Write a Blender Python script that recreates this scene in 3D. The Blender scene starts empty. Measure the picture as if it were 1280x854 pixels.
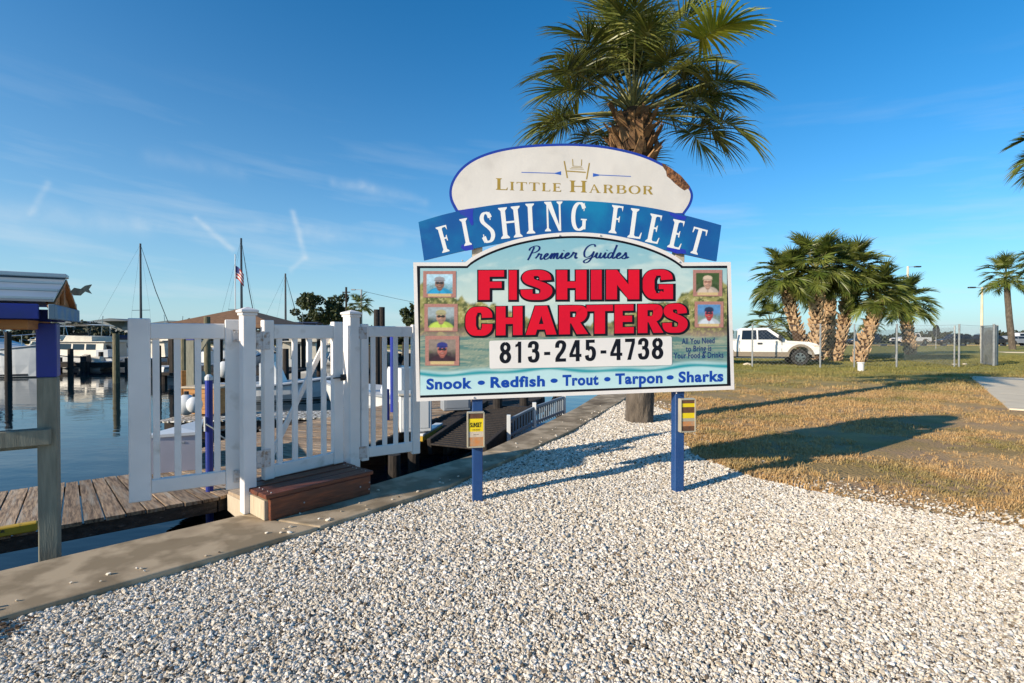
import bpy, math, random
import numpy as np
from mathutils import Vector, Matrix, Euler
from math import radians as R, sin, cos, pi, sqrt, atan2
random.seed(7); rng = np.random.default_rng(7)
sc = bpy.context.scene
col = sc.collection

# ------------------------------------------------------------------ camera, world, sun, exposure
FPX = 640.0; CAMZ = 1.5; HORI = 420.0; CX = 640.0; CY = 427.0
PITCH = math.atan((CY - HORI) / FPX)
cam = bpy.data.cameras.new('camera'); cam.lens = 18.0; cam.sensor_width = 36.0
cam.clip_start = 0.05; cam.clip_end = 5000
camo = bpy.data.objects.new('camera', cam); col.objects.link(camo)
camo.location = (0, 0, CAMZ); camo.rotation_euler = (pi/2 - PITCH, 0, 0)
sc.camera = camo

SUN_EL = R(20.5); SUN_TRAVEL = Vector((0.825, 0.565, 0)).normalized()
sd = Vector((SUN_TRAVEL.x*cos(SUN_EL), SUN_TRAVEL.y*cos(SUN_EL), -sin(SUN_EL)))
sl = bpy.data.lights.new('sun', 'SUN'); sl.energy = 5.0; sl.angle = R(0.53); sl.color = (1.0, 0.87, 0.70)
so = bpy.data.objects.new('sun', sl); col.objects.link(so)
so.rotation_euler = sd.to_track_quat('-Z', 'Y').to_euler(); so.location = (-20, -14, 12)
sc.view_settings.view_transform = 'Standard'; sc.view_settings.look = 'None'
sc.view_settings.exposure = 0.42; sc.view_settings.gamma = 1.0

world = bpy.data.worlds.new('World'); sc.world = world; world.use_nodes = True
wt = world.node_tree; wt.nodes.clear()
def N(t, ty, **k):
    n = t.nodes.new(ty)
    for a, b in k.items(): setattr(n, a, b)
    return n
def build_world():
    L = wt.links.new
    sky = N(wt, 'ShaderNodeTexSky', sky_type='NISHITA'); sky.sun_disc = False
    sky.sun_elevation = SUN_EL
    sky.sun_rotation = atan2(-SUN_TRAVEL.x, -SUN_TRAVEL.y)
    sky.air_density = 1.0; sky.dust_density = 0.0; sky.ozone_density = 3.0
    hs = N(wt, 'ShaderNodeHueSaturation'); hs.inputs['Saturation'].default_value = 1.16; hs.inputs['Value'].default_value = 1.0
    gr = N(wt, 'ShaderNodeMix', data_type='RGBA', blend_type='MULTIPLY'); gr.inputs[0].default_value = 1.0
    L(sky.outputs[0], gr.inputs[6]); gr.inputs[7].default_value = (0.62, 0.95, 1.12, 1); L(gr.outputs[2], hs.inputs['Color'])
    tc = N(wt, 'ShaderNodeTexCoord')
    sep = N(wt, 'ShaderNodeSeparateXYZ'); L(tc.outputs['Generated'], sep.inputs[0])
    def m(op, a, b=None, c=None, clamp=False):
        n = N(wt, 'ShaderNodeMath', operation=op); n.use_clamp = clamp
        for i, v in enumerate((a, b, c)):
            if v is None: continue
            if isinstance(v, (int, float)): n.inputs[i].default_value = v
            else: L(v, n.inputs[i])
        return n.outputs[0]
    az = m('ARCTAN2', sep.outputs[0], sep.outputs[1])       # azimuth, right positive
    hl = m('SQRT', m('ADD', m('MULTIPLY', sep.outputs[0], sep.outputs[0]), m('MULTIPLY', sep.outputs[1], sep.outputs[1])))
    el = m('ARCTAN2', sep.outputs[2], hl)
    # thin cirrus: noise stretched along the horizon
    cmb = N(wt, 'ShaderNodeCombineXYZ'); L(m('MULTIPLY', az, 2.2), cmb.inputs[0]); L(m('ADD', m('MULTIPLY', el, 17.0), m('MULTIPLY', az, 1.4)), cmb.inputs[1])
    nz = N(wt, 'ShaderNodeTexNoise'); nz.inputs['Scale'].default_value = 1.3; nz.inputs['Detail'].default_value = 7; nz.inputs['Roughness'].default_value = 0.55
    L(cmb.outputs[0], nz.inputs['Vector'])
    cl = N(wt, 'ShaderNodeMapRange'); cl.inputs[1].default_value = 0.50; cl.inputs[2].default_value = 0.80; L(nz.outputs[0], cl.inputs[0])
    # fade the cirrus out higher up
    fe = N(wt, 'ShaderNodeMapRange'); fe.inputs[1].default_value = 0.03; fe.inputs[2].default_value = 0.42; fe.inputs[3].default_value = 1; fe.inputs[4].default_value = 0.0; L(el, fe.inputs[0])
    cirr = m('MULTIPLY', m('MULTIPLY', cl.outputs[0], fe.outputs[0]), 0.62)
    # a few contrails / wisps: soft line segments in azimuth-elevation
    def wob():
        n2 = N(wt, 'ShaderNodeTexNoise'); n2.inputs['Scale'].default_value = 9.0; n2.inputs['Detail'].default_value = 3
        c2 = N(wt, 'ShaderNodeCombineXYZ'); L(az, c2.inputs[0]); L(el, c2.inputs[1]); L(c2.outputs[0], n2.inputs['Vector']); return n2.outputs[0]
    wv = wob()
    fine = N(wt, 'ShaderNodeTexNoise'); fine.inputs['Scale'].default_value = 38.0; fine.inputs['Detail'].default_value = 4
    c3 = N(wt, 'ShaderNodeCombineXYZ'); L(az, c3.inputs[0]); L(el, c3.inputs[1]); L(c3.outputs[0], fine.inputs['Vector'])
    acc = cirr
    def ae(px, py):
        v = Vector((px - CX, FPX, HORI - py)); return atan2(v.x, v.y), atan2(v.z, math.hypot(v.x, v.y))
    for (x0, y0, x1, y1, w, s) in [(246,270,292,312,.0046,.55), (367,268,382,322,.005,.5), (382,320,364,337,.004,.4),
                                   (62,232,40,264,.004,.35), (0,262,175,282,.018,.34), (418,230,466,236,.008,.30), (455,233,530,254,.009,.20),
                                   (175,276,420,292,.014,.2), (190,200,300,216,.012,.15), (380,288,500,300,.012,.18)]:
        a0, e0 = ae(x0, y0); a1, e1 = ae(x1, y1)
        dx, dy = a1-a0, e1-e0; LL = dx*dx+dy*dy
        pa = m('SUBTRACT', az, a0); pe = m('SUBTRACT', m('ADD', el, m('MULTIPLY', m('SUBTRACT', wv, 0.5), 0.035)), e0)
        t = m('MULTIPLY', m('ADD', m('MULTIPLY', pa, dx), m('MULTIPLY', pe, dy)), 1.0/LL, clamp=True)
        qx = m('SUBTRACT', pa, m('MULTIPLY', t, dx)); qy = m('SUBTRACT', pe, m('MULTIPLY', t, dy))
        d2 = m('ADD', m('MULTIPLY', qx, qx), m('MULTIPLY', qy, qy))
        g = m('EXPONENT', m('MULTIPLY', d2, -1.0/(w*w)))
        g = m('MULTIPLY', m('MULTIPLY', g, m('ADD', m('MULTIPLY', fine.outputs[0], 1.6), -0.05)), s*.72)
        acc = m('ADD', acc, g)
    acc = m('MINIMUM', acc, 0.85)
    sdot = m('ADD', m('MULTIPLY', sep.outputs[0], -SUN_TRAVEL.x), m('MULTIPLY', sep.outputs[1], -SUN_TRAVEL.y))
    kk = m('SUBTRACT', m('MULTIPLY', sdot, 2.6), 5.3)
    hz = m('MULTIPLY', m('EXPONENT', m('MULTIPLY', m('MAXIMUM', el, 0.0), kk)), 0.88)
    hm = N(wt, 'ShaderNodeMix', data_type='RGBA'); L(hz, hm.inputs[0]); L(hs.outputs[0], hm.inputs[6]); hm.inputs[7].default_value = (3.1, 4.15, 4.75, 1)
    mix = N(wt, 'ShaderNodeMix', data_type='RGBA'); L(acc, mix.inputs[0]); L(hm.outputs[2], mix.inputs[6])
    mix.inputs[7].default_value = (4.6, 5.2, 5.6, 1)
    bg = N(wt, 'ShaderNodeBackground'); bg.inputs['Strength'].default_value = 0.117
    L(mix.outputs[2], bg.inputs['Color'])
    out = N(wt, 'ShaderNodeOutputWorld'); L(bg.outputs[0], out.inputs['Surface'])
build_world()

# ------------------------------------------------------------------ helpers
def ray(px, py):
    v = Vector((px - CX, FPX, CY - py))
    return Matrix.Rotation(-PITCH, 3, 'X') @ v
def at(px, py, z=0.0):                     # a photo pixel on the level z
    r = ray(px, py); t = (z - CAMZ) / r.z
    return Vector((r.x*t, r.y*t, z))
def atd(px, py, d):                        # a photo pixel at depth d
    r = ray(px, py); t = d / r.y
    return Vector((r.x*t, d, CAMZ + r.z*t))

MAT = {}
def material(name, c1, c2=None, rough=0.7, scale=6.0, detail=6.0, lo=0.35, hi=0.65, bump=0.0, bscale=None, metal=0.0,
             coord='object', stretch=(1,1,1), c3=None, c3scale=1.0, c3lo=0.5, c3hi=0.7, spec=0.5, dist=0.02, rnd=0.0, transl=0.0, far=None):
    m = bpy.data.materials.new(name); m.use_nodes = True; t = m.node_tree; b = t.nodes['Principled BSDF']; L = t.links.new
    b.inputs['Roughness'].default_value = rough; b.inputs['Metallic'].default_value = metal
    b.inputs['Specular IOR Level'].default_value = spec
    if coord == 'world':
        g = N(t, 'ShaderNodeNewGeometry'); src = g.outputs['Position']
    else:
        g = N(t, 'ShaderNodeTexCoord'); src = g.outputs['Object']
        oi = N(t, 'ShaderNodeObjectInfo'); mm = N(t, 'ShaderNodeMath', operation='MULTIPLY'); L(oi.outputs['Random'], mm.inputs[0]); mm.inputs[1].default_value = 37.0
        ad = N(t, 'ShaderNodeVectorMath', operation='ADD'); L(src, ad.inputs[0]); L(mm.outputs[0], ad.inputs[1]); src = ad.outputs[0]
    mp = N(t, 'ShaderNodeMapping'); mp.inputs['Scale'].default_value = stretch; L(src, mp.inputs[0]); src = mp.outputs[0]
    colr = None
    if c2 is None: b.inputs['Base Color'].default_value = (*c1, 1)
    else:
        n = N(t, 'ShaderNodeTexNoise'); n.inputs['Scale'].default_value = scale; n.inputs['Detail'].default_value = detail; L(src, n.inputs['Vector'])
        mr = N(t, 'ShaderNodeMapRange'); mr.inputs[1].default_value = lo; mr.inputs[2].default_value = hi; L(n.outputs[0], mr.inputs[0])
        mx = N(t, 'ShaderNodeMix', data_type='RGBA'); L(mr.outputs[0], mx.inputs[0])
        mx.inputs[6].default_value = (*c1, 1); mx.inputs[7].default_value = (*c2, 1); colr = mx.outputs[2]
        if c3 is not None:
            n3 = N(t, 'ShaderNodeTexNoise'); n3.inputs['Scale'].default_value = c3scale; n3.inputs['Detail'].default_value = 5; L(src, n3.inputs['Vector'])
            m3 = N(t, 'ShaderNodeMapRange'); m3.inputs[1].default_value = c3lo; m3.inputs[2].default_value = c3hi; L(n3.outputs[0], m3.inputs[0])
            x3 = N(t, 'ShaderNodeMix', data_type='RGBA'); L(m3.outputs[0], x3.inputs[0]); L(colr, x3.inputs[6]); x3.inputs[7].default_value = (*c3, 1); colr = x3.outputs[2]
        if far is not None:         # another tone of turf on the lawn further from the gravel
            sx_ = N(t, 'ShaderNodeSeparateXYZ'); g2 = N(t, 'ShaderNodeNewGeometry'); L(g2.outputs['Position'], sx_.inputs[0])
            nn = N(t, 'ShaderNodeTexNoise'); nn.inputs['Scale'].default_value = .5; L(g2.outputs['Position'], nn.inputs['Vector'])
            ma = N(t, 'ShaderNodeMath', operation='MULTIPLY_ADD'); L(nn.outputs[0], ma.inputs[0]); ma.inputs[1].default_value = 14.0; L(sx_.outputs[1], ma.inputs[2])
            mf = N(t, 'ShaderNodeMapRange'); mf.inputs[1].default_value = 19; mf.inputs[2].default_value = 29; mf.inputs[4].default_value = .8; L(ma.outputs[0], mf.inputs[0])
            xf_ = N(t, 'ShaderNodeMix', data_type='RGBA'); L(mf.outputs[0], xf_.inputs[0]); L(colr, xf_.inputs[6]); xf_.inputs[7].default_value = (*far, 1); colr = xf_.outputs[2]
        if rnd:
            oi2 = N(t, 'ShaderNodeObjectInfo'); r2 = N(t, 'ShaderNodeMapRange'); r2.inputs[3].default_value = 1-rnd; r2.inputs[4].default_value = 1+rnd*.6; L(oi2.outputs['Random'], r2.inputs[0])
            vs = N(t, 'ShaderNodeVectorMath', operation='SCALE'); L(colr, vs.inputs[0]); L(r2.outputs[0], vs.inputs['Scale']); colr = vs.outputs[0]
        L(colr, b.inputs['Base Color'])
    if bump:
        nb = N(t, 'ShaderNodeTexNoise'); nb.inputs['Scale'].default_value = bscale or scale*3; nb.inputs['Detail'].default_value = 8; L(src, nb.inputs['Vector'])
        bp = N(t, 'ShaderNodeBump'); bp.inputs['Strength'].default_value = bump; bp.inputs['Distance'].default_value = dist; L(nb.outputs[0], bp.inputs['Height']); L(bp.outputs[0], b.inputs['Normal'])
    if transl:
        tr = N(t, 'ShaderNodeBsdfTranslucent'); ms = N(t, 'ShaderNodeMixShader'); ms.inputs[0].default_value = transl
        if colr is not None: L(colr, tr.inputs[0])
        else: tr.inputs[0].default_value = (*c1, 1)
        o = t.nodes['Material Output']; L(b.outputs[0], ms.inputs[1]); L(tr.outputs[0], ms.inputs[2]); L(ms.outputs[0], o.inputs['Surface'])
    MAT[name] = m; return m

class MB:
    def __init__(s): s.v = []; s.f = []
    def add(s, vs, fs, M=None):
        o = len(s.v)
        for p in vs:
            p = Vector(p); s.v.append(tuple(M @ p) if M is not None else tuple(p))
        s.f += [tuple(i+o for i in f) for f in fs]; return s
    def box(s, c, d, ch=0.0, M=None, rz=0.0):
        hx, hy, hz = d[0]/2, d[1]/2, d[2]/2
        T = Matrix.Translation(c) @ Matrix.Rotation(rz, 4, 'Z')
        if M is not None: T = M @ T
        ch = min(ch, hx*.45, hy*.45, hz*.45)
        if ch <= 0:
            vs = [(x*hx, y*hy, z*hz) for z in (-1,1) for y in (-1,1) for x in (-1,1)]
            return s.add(vs, [(0,2,3,1),(4,5,7,6),(0,1,5,4),(2,6,7,3),(0,4,6,2),(1,3,7,5)], T)
        vs = []; idx = {}
        for sx in (-1,1):
            for sy in (-1,1):
                for sz in (-1,1):
                    for ax in range(3):
                        p = [sx*(hx-ch), sy*(hy-ch), sz*(hz-ch)]
                        p[ax] = (sx,sy,sz)[ax]*(hx,hy,hz)[ax]
                        idx[(sx,sy,sz,ax)] = len(vs); vs.append(p)
        fs = []
        for ax in range(3):
            for sg in (-1,1):
                o = [a for a in range(3) if a != ax]; q = []
                for (a, b) in ((-1,-1),(1,-1),(1,1),(-1,1)):
                    k = [0,0,0]; k[ax] = sg; k[o[0]] = a; k[o[1]] = b; q.append(idx[(*k, ax)])
                fs.append(tuple(q if (sg == 1) == (ax != 1) else q[::-1]))
        for ax in range(3):        # edges along ax
            o = [a for a in range(3) if a != ax]
            for a in (-1,1):
                for b in (-1,1):
                    k0 = [0,0,0]; k1 = [0,0,0]; k0[ax] = -1; k1[ax] = 1
                    for k in (k0, k1): k[o[0]] = a; k[o[1]] = b
                    fs.append((idx[(*k0,o[0])], idx[(*k1,o[0])], idx[(*k1,o[1])], idx[(*k0,o[1])]))
        for sx in (-1,1):
            for sy in (-1,1):
                for sz in (-1,1): fs.append(tuple(idx[(sx,sy,sz,a)] for a in range(3)))
        return s.add(vs, fs, T)
    def beam(s, a, b, w, h, ch=0.0, up=(0,0,1)):      # rectangular bar from a to b, w sideways, h along up
        a = Vector(a); b = Vector(b); x = (b-a); L = x.length; x.normalize(); up = Vector(up)
        y = up.cross(x)
        if y.length < 1e-5: y = Vector((0,1,0)).cross(x)
        y.normalize(); z = x.cross(y)
        M = Matrix(((x.x,y.x,z.x,0),(x.y,y.y,z.y,0),(x.z,y.z,z.z,0),(0,0,0,1))); M.translation = (a+b)/2
        return s.box((0,0,0), (L, w, h), ch, M)
    def tube(s, pts, r, n=8, cap=True):
        pts = [Vector(p) for p in pts]; rs = r if isinstance(r, (list, tuple)) else [r]*len(pts); vs = []; fs = []
        for i, p in enumerate(pts):
            t = (pts[min(i+1, len(pts)-1)] - pts[max(i-1, 0)]).normalized()
            u = t.cross(Vector((0,0,1)));
            if u.length < 1e-3: u = Vector((1,0,0))
            u.normalize(); w = t.cross(u)
            for k in range(n):
                a = 2*pi*k/n; vs.append(p + (u*cos(a) + w*sin(a))*rs[i])
        for i in range(len(pts)-1):
            for k in range(n): fs.append((i*n+k, i*n+(k+1)%n, (i+1)*n+(k+1)%n, (i+1)*n+k))
        if cap: fs.append(tuple(range(n))[::-1]); fs.append(tuple(range((len(pts)-1)*n, len(pts)*n)))
        return s.add(vs, fs)
    def prism(s, poly, z0, z1, M=None):
        n = len(poly); vs = [(p[0], p[1], z0) for p in poly] + [(p[0], p[1], z1) for p in poly]
        fs = [tuple(range(n))[::-1], tuple(range(n, 2*n))] + [(i, (i+1)%n, n+(i+1)%n, n+i) for i in range(n)]
        return s.add(vs, fs, M)
    def blob(s, c, r, seed=0, sq=(1,1,1), sub=1, amp=.25):
        vs, fs = ICO[sub]; rr = random.Random(seed)
        return s.add([(c[0]+v[0]*r*sq[0]*(1+rr.uniform(-amp,amp)), c[1]+v[1]*r*sq[1]*(1+rr.uniform(-amp,amp)), c[2]+v[2]*r*sq[2]*(1+rr.uniform(-amp,amp))) for v in vs], fs)
def ico(sub):
    t = (1+5**.5)/2
    v = [Vector(p).normalized() for p in [(-1,t,0),(1,t,0),(-1,-t,0),(1,-t,0),(0,-1,t),(0,1,t),(0,-1,-t),(0,1,-t),(t,0,-1),(t,0,1),(-t,0,-1),(-t,0,1)]]
    f = [(0,11,5),(0,5,1),(0,1,7),(0,7,10),(0,10,11),(1,5,9),(5,11,4),(11,10,2),(10,7,6),(7,1,8),(3,9,4),(3,4,2),(3,2,6),(3,6,8),(3,8,9),(4,9,5),(2,4,11),(6,2,10),(8,6,7),(9,8,1)]
    for _ in range(sub):
        c = {}; nf = []
        def mid(a, b):
            k = (min(a,b), max(a,b))
            if k not in c: c[k] = len(v); v.append(((v[a]+v[b])/2).normalized())
            return c[k]
        for (a,b,d) in f:
            x, y, z = mid(a,b), mid(b,d), mid(d,a); nf += [(a,x,z),(b,y,x),(d,z,y),(x,y,z)]
        f = nf
    return v, f
ICO = {0: ico(0), 1: ico(1), 2: ico(2)}

XF = {}
def mesh_of(name, mb, mat, smooth=False):
    me = bpy.data.meshes.new(name); me.from_pydata(mb.v, [], mb.f); me.update()
    if mat is not None: me.materials.append(MAT[mat] if isinstance(mat, str) else mat)
    if smooth: me.polygons.foreach_set('use_smooth', [True]*len(me.polygons))
    return me
def link(name, me, parent=None):
    o = bpy.data.objects.new(name, me); col.objects.link(o)
    if parent is not None: o.parent = parent
    return o
def part(name, mb, mat, parent, world=False, smooth=False, label=None):
    if world:
        Mi = XF[parent.name].inverted(); mb2 = MB(); mb2.v = [tuple(Mi @ Vector(p)) for p in mb.v]; mb2.f = mb.f; mb = mb2
    o = link(name, mesh_of(name, mb, mat, smooth), parent)
    XF[o.name] = XF.get(parent.name, Matrix()) if parent is not None else Matrix()
    if label: o['label'] = label
    return o
def tag(o, label, cat, group=None, kind=None):
    if label: o['label'] = label
    if cat: o['category'] = cat
    if group: o['group'] = group
    if kind: o['kind'] = kind
    return o
def thing(name, label, cat, loc=(0,0,0), rz=0.0, group=None):
    o = bpy.data.objects.new(name, None); col.objects.link(o); o.location = loc; o.rotation_euler = (0,0,rz); o.empty_display_size = .2
    XF[o.name] = Matrix.Translation(Vector(loc)) @ Matrix.Rotation(rz, 4, 'Z')
    return tag(o, label, cat, group)
def single(name, mb, mat, label, cat, group=None, loc=(0,0,0), rz=0.0, smooth=False):     # a thing that is one mesh, authored about its base
    o = link(name, mesh_of(name, mb, mat, smooth)); o.location = loc; o.rotation_euler = (0,0,rz)
    XF[o.name] = Matrix.Translation(Vector(loc)) @ Matrix.Rotation(rz, 4, 'Z')
    return tag(o, label, cat, group)
def struct(name, mb, mat, kind='structure', smooth=False):
    o = link(name, mesh_of(name, mb, mat, smooth)); o['kind'] = kind; return o
KIDS = {}
def kids(o): return [c for c in bpy.data.objects if c.parent == o]
def copy_tree(o, loc, rz=0.0, label=None, scale=1.0):
    c = o.copy(); col.objects.link(c); c.location = loc; c.rotation_euler = (0,0,rz); c.scale = (scale,)*3
    if label: c['label'] = label
    XF[c.name] = Matrix.Translation(Vector(loc)) @ Matrix.Rotation(rz, 4, 'Z')
    for k in kids(o):
        k2 = k.copy(); col.objects.link(k2); k2.parent = c
        for g in kids(k):
            g2 = g.copy(); col.objects.link(g2); g2.parent = k2
    return c

# ------------------------------------------------------------------ materials
material('gravel_bed', (.50,.43,.34), (.26,.22,.17), .95, 60, coord='world', bump=.6, bscale=120, spec=.08)
material('lawn', (.56,.36,.17), (.36,.25,.11), .95, .8, 9, .42, .60, bump=.9, bscale=26, coord='world', far=(.30,.29,.07), c3=(.40,.27,.16), c3scale=1.1, c3lo=.47, c3hi=.62, dist=.05, spec=.08)
material('concrete', (.46,.365,.25), (.28,.22,.145), .9, 4.0, 14, .43,.57, bump=.25, bscale=140, dist=.005, coord='world', c3=(.15,.11,.07), c3scale=1.3, c3lo=.50, c3hi=.72, spec=.08)
material('path_concrete', (.74,.63,.46), (.64,.54,.39), .9, 2.0, 9, coord='world', spec=.08)
material('asphalt', (.10,.10,.10), (.14,.135,.13), .95, 3, coord='world', spec=.08)
material('yellow_curb', (.55,.40,.12), (.45,.36,.2), .8, 4)
material('white_vinyl', (.86,.82,.78), (.78,.74,.70), .45, 3.0, 5, coord='object', c3=(.56,.51,.44), c3scale=5, c3lo=.62, c3hi=.80)
material('hinge_metal', (.55,.54,.54), (.34,.26,.20), .5, 22, 5, .50,.66, metal=.3)
material('black_metal', (.02,.02,.02), (.05,.04,.03), .5, 20)
material('galv', (.42,.43,.42), (.30,.31,.31), .45, 6, metal=.5)
material('steel_roof', (.46,.53,.56), (.36,.43,.47), .32, 2.2, 6, metal=.45, bump=.05, bscale=3)
material('blue_paint', (.010,.025,.30), (.012,.03,.20), .42, 4, 6)
material('blue_paint_faded', (.05,.17,.34), (.13,.21,.27), .6, 7, 6, .4,.6)
material('post_blue', (.010,.048,.165), (.014,.065,.20), .45, 5, 6, bump=.1, bscale=30, c3=(.10,.16,.26), c3scale=9, c3lo=.66, c3hi=.8)
material('ply_orange', (.42,.19,.06), (.28,.12,.04), .75, 5, stretch=(1,1,6))
material('dock_wood', (.48,.33,.20), (.14,.09,.055), .88, 5.0, 9, .36,.66, bump=.5, bscale=18, stretch=(1.0,9,4), c3=(.44,.37,.28), c3scale=1.6, c3lo=.53, c3hi=.7, rnd=.32)
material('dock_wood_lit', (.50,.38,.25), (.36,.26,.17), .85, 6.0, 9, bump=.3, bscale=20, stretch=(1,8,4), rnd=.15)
material('grey_wood', (.27,.265,.20), (.19,.185,.14), .85, 5, 8, bump=.3, bscale=22, stretch=(7,7,.8))
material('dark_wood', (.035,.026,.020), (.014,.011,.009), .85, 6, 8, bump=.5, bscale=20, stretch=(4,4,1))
material('stringer_wood', (.075,.06,.048), (.03,.024,.02), .8, 3, 8, bump=.7, bscale=12, stretch=(1,5,8), c3=(.16,.14,.12), c3scale=4, c3lo=.62, c3hi=.75)
material('step_wood', (.22,.060,.022), (.10,.028,.012), .5, 5.0, 8, bump=.25, bscale=18, stretch=(1.2,10,8), c3=(.10,.035,.02), c3scale=3, c3lo=.5, c3hi=.7, rnd=.15)
material('pale_wood', (.55,.46,.33), (.42,.34,.24), .8, 6, stretch=(6,6,1))
material('piling_wood', (.20,.175,.10), (.10,.09,.05), .85, 5, 7, bump=.4, bscale=14, stretch=(5,5,.8))
material('orange_wood', (.50,.25,.08), (.36,.16,.05), .8, 5, 7, stretch=(1,1,6))
material('yellow_paint', (.58,.37,.02), (.50,.30,.03), .6, 8, c3=(.10,.08,.03), c3scale=14, c3lo=.62, c3hi=.68)
material('boat_white', (.72,.73,.72), (.62,.64,.64), .3, 1.5)
material('boat_cream', (.62,.58,.48), (.52,.48,.40), .35, 1.5)
material('box_shaded_white', (.50,.48,.54), (.42,.41,.46), .4, 1.5)  # sides of the white dock box, lilac-grey shade put into the colour
material('boat_grey', (.30,.33,.36), (.24,.27,.30), .4, 1.5)
material('boat_dark', (.025,.03,.04), (.04,.045,.05), .3, 2)
material('navy_canvas', (.012,.02,.06), (.02,.03,.08), .8, 4)
material('glass_dark', (.012,.016,.02), None, .06, spec=.8)
material('black_rubber', (.015,.015,.015), (.03,.03,.03), .8, 10)
material('chrome', (.6,.6,.6), None, .2, metal=1.0)
material('truck_white', (.78,.77,.73), (.74,.73,.69), .25, 2)
material('truck_tan', (.26,.21,.15), (.23,.19,.14), .4, 2)
material('truck_black', (.018,.02,.024), (.03,.03,.034), .3, 3)
material('lamp_amber', (.75,.42,.22), (.75,.66,.55), .2, 6)
material('sign_white', (.80,.76,.72), (.74,.70,.66), .45, 2.0, 5, c3=(.60,.55,.49), c3scale=4, c3lo=.60, c3hi=.85)
material('sign_edge_blue', (.012,.04,.36), (.015,.05,.30), .4, 5)
material('sign_black', (.006,.008,.014), None, .6, spec=.15)
material('sign_cream', (.74,.70,.64), (.68,.64,.58), .5, 1.6, 6, c3=(.56,.52,.47), c3scale=3.0, c3lo=.56, c3hi=.8, bump=.35, bscale=4, dist=.02)
material('banner_blue', (.004,.125,.34), (.006,.085,.30), .38, 2.6, 6, .40,.62, c3=(.006,.20,.40), c3scale=1.8, c3lo=.52, c3hi=.7)
material('patch_blue', (.015,.03,.42), (.02,.05,.35), .5, 14)
material('letter_white', (.80,.80,.78), None, .45)
material('letter_gold', (.40,.27,.035), (.34,.23,.04), .5, 20)
material('letter_red', (.70,.003,.022), (.62,.003,.025), .5, 3, spec=.25)
material('letter_blue', (.006,.06,.36), None, .5, spec=.2)
material('letter_navy', (.005,.022,.14), None, .5, spec=.2)
material('letter_blue2', (.03,.12,.50), None, .4)
material('plate_white', (.78,.75,.71), (.74,.71,.68), .4, 3)
material('rotten_ply', (.30,.13,.05), (.08,.035,.02), .95, 26, 8, .4,.6, bump=.8, bscale=50)
material('box_clear', (.42,.38,.28), (.36,.33,.25), .25, 8)
material('flyer_yellow', (.80,.60,.01), None, .4)
material('flyer_cream', (.62,.52,.40), (.5,.4,.3), .4, 30)
material('flyer_brown', (.16,.07,.03), (.10,.05,.03), .4, 30)
material('flyer_orange', (.55,.22,.07), (.45,.28,.16), .4, 26)
material('leaf', (.080,.120,.018), (.25,.25,.05), .36, 2.0, 4, rnd=.45, transl=.32, spec=.6)
material('leaf_bright', (.34,.38,.03), (.46,.46,.05), .4, 3.0, 4, rnd=.2, transl=.35)  # one frond's sunlit brightness put into the leaf colour
material('leaf_far', (.085,.13,.022), (.22,.24,.05), .4, 1.2, 5, rnd=.4, transl=.32)
material('petiole', (.15,.16,.045), (.22,.20,.07), .5, 4)
material('dead_leaf', (.30,.20,.09), (.20,.12,.05), .8, 6)
material('palm_bark', (.125,.10,.075), (.065,.052,.04), .95, 6, 8, bump=.8, bscale=16, stretch=(2.5,2.5,1.0), c3=(.17,.14,.11), c3scale=3)
material('boot_core', (.05,.028,.014), (.09,.05,.024), .95, 12, 7, bump=.8, bscale=24)
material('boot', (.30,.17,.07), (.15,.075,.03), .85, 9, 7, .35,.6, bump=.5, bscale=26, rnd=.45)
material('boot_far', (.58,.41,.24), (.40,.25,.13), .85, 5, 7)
material('tree_leaf', (.035,.050,.014), (.06,.075,.02), .6, 1.0, 4, transl=.12)
material('far_trees', (.030,.038,.022), (.05,.056,.030), .8, .35, 5)
material('far_wall', (.20,.23,.25), (.16,.19,.21), .8, 1)
material('far_roof', (.12,.15,.17), (.09,.11,.13), .7, 1)
material('roof_brown', (.22,.115,.055), (.15,.08,.04), .85, 5, stretch=(1,1,4))
material('blade', (.60,.38,.16), (.30,.25,.08), .8, .8, 9, .52, .66, coord='world', transl=.2, far=(.22,.23,.05), c3=(.48,.36,.19), c3scale=9, c3lo=.5, c3hi=.7)
material('flag_red', (.45,.04,.03), None, .8); material('flag_white', (.7,.68,.64), None, .8); material('flag_navy', (.02,.03,.14), None, .8)
material('rope', (.6,.58,.5), None, .9)
material('dropping', (.7,.68,.62), (.2,.18,.14), .9, 14, 4, .45, .52, spec=.08)
material('rail_pale', (.24,.29,.34), (.19,.24,.29), .6, 5)
material('mulch', (.05,.03,.018), (.10,.06,.03), 1, 30)
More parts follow.
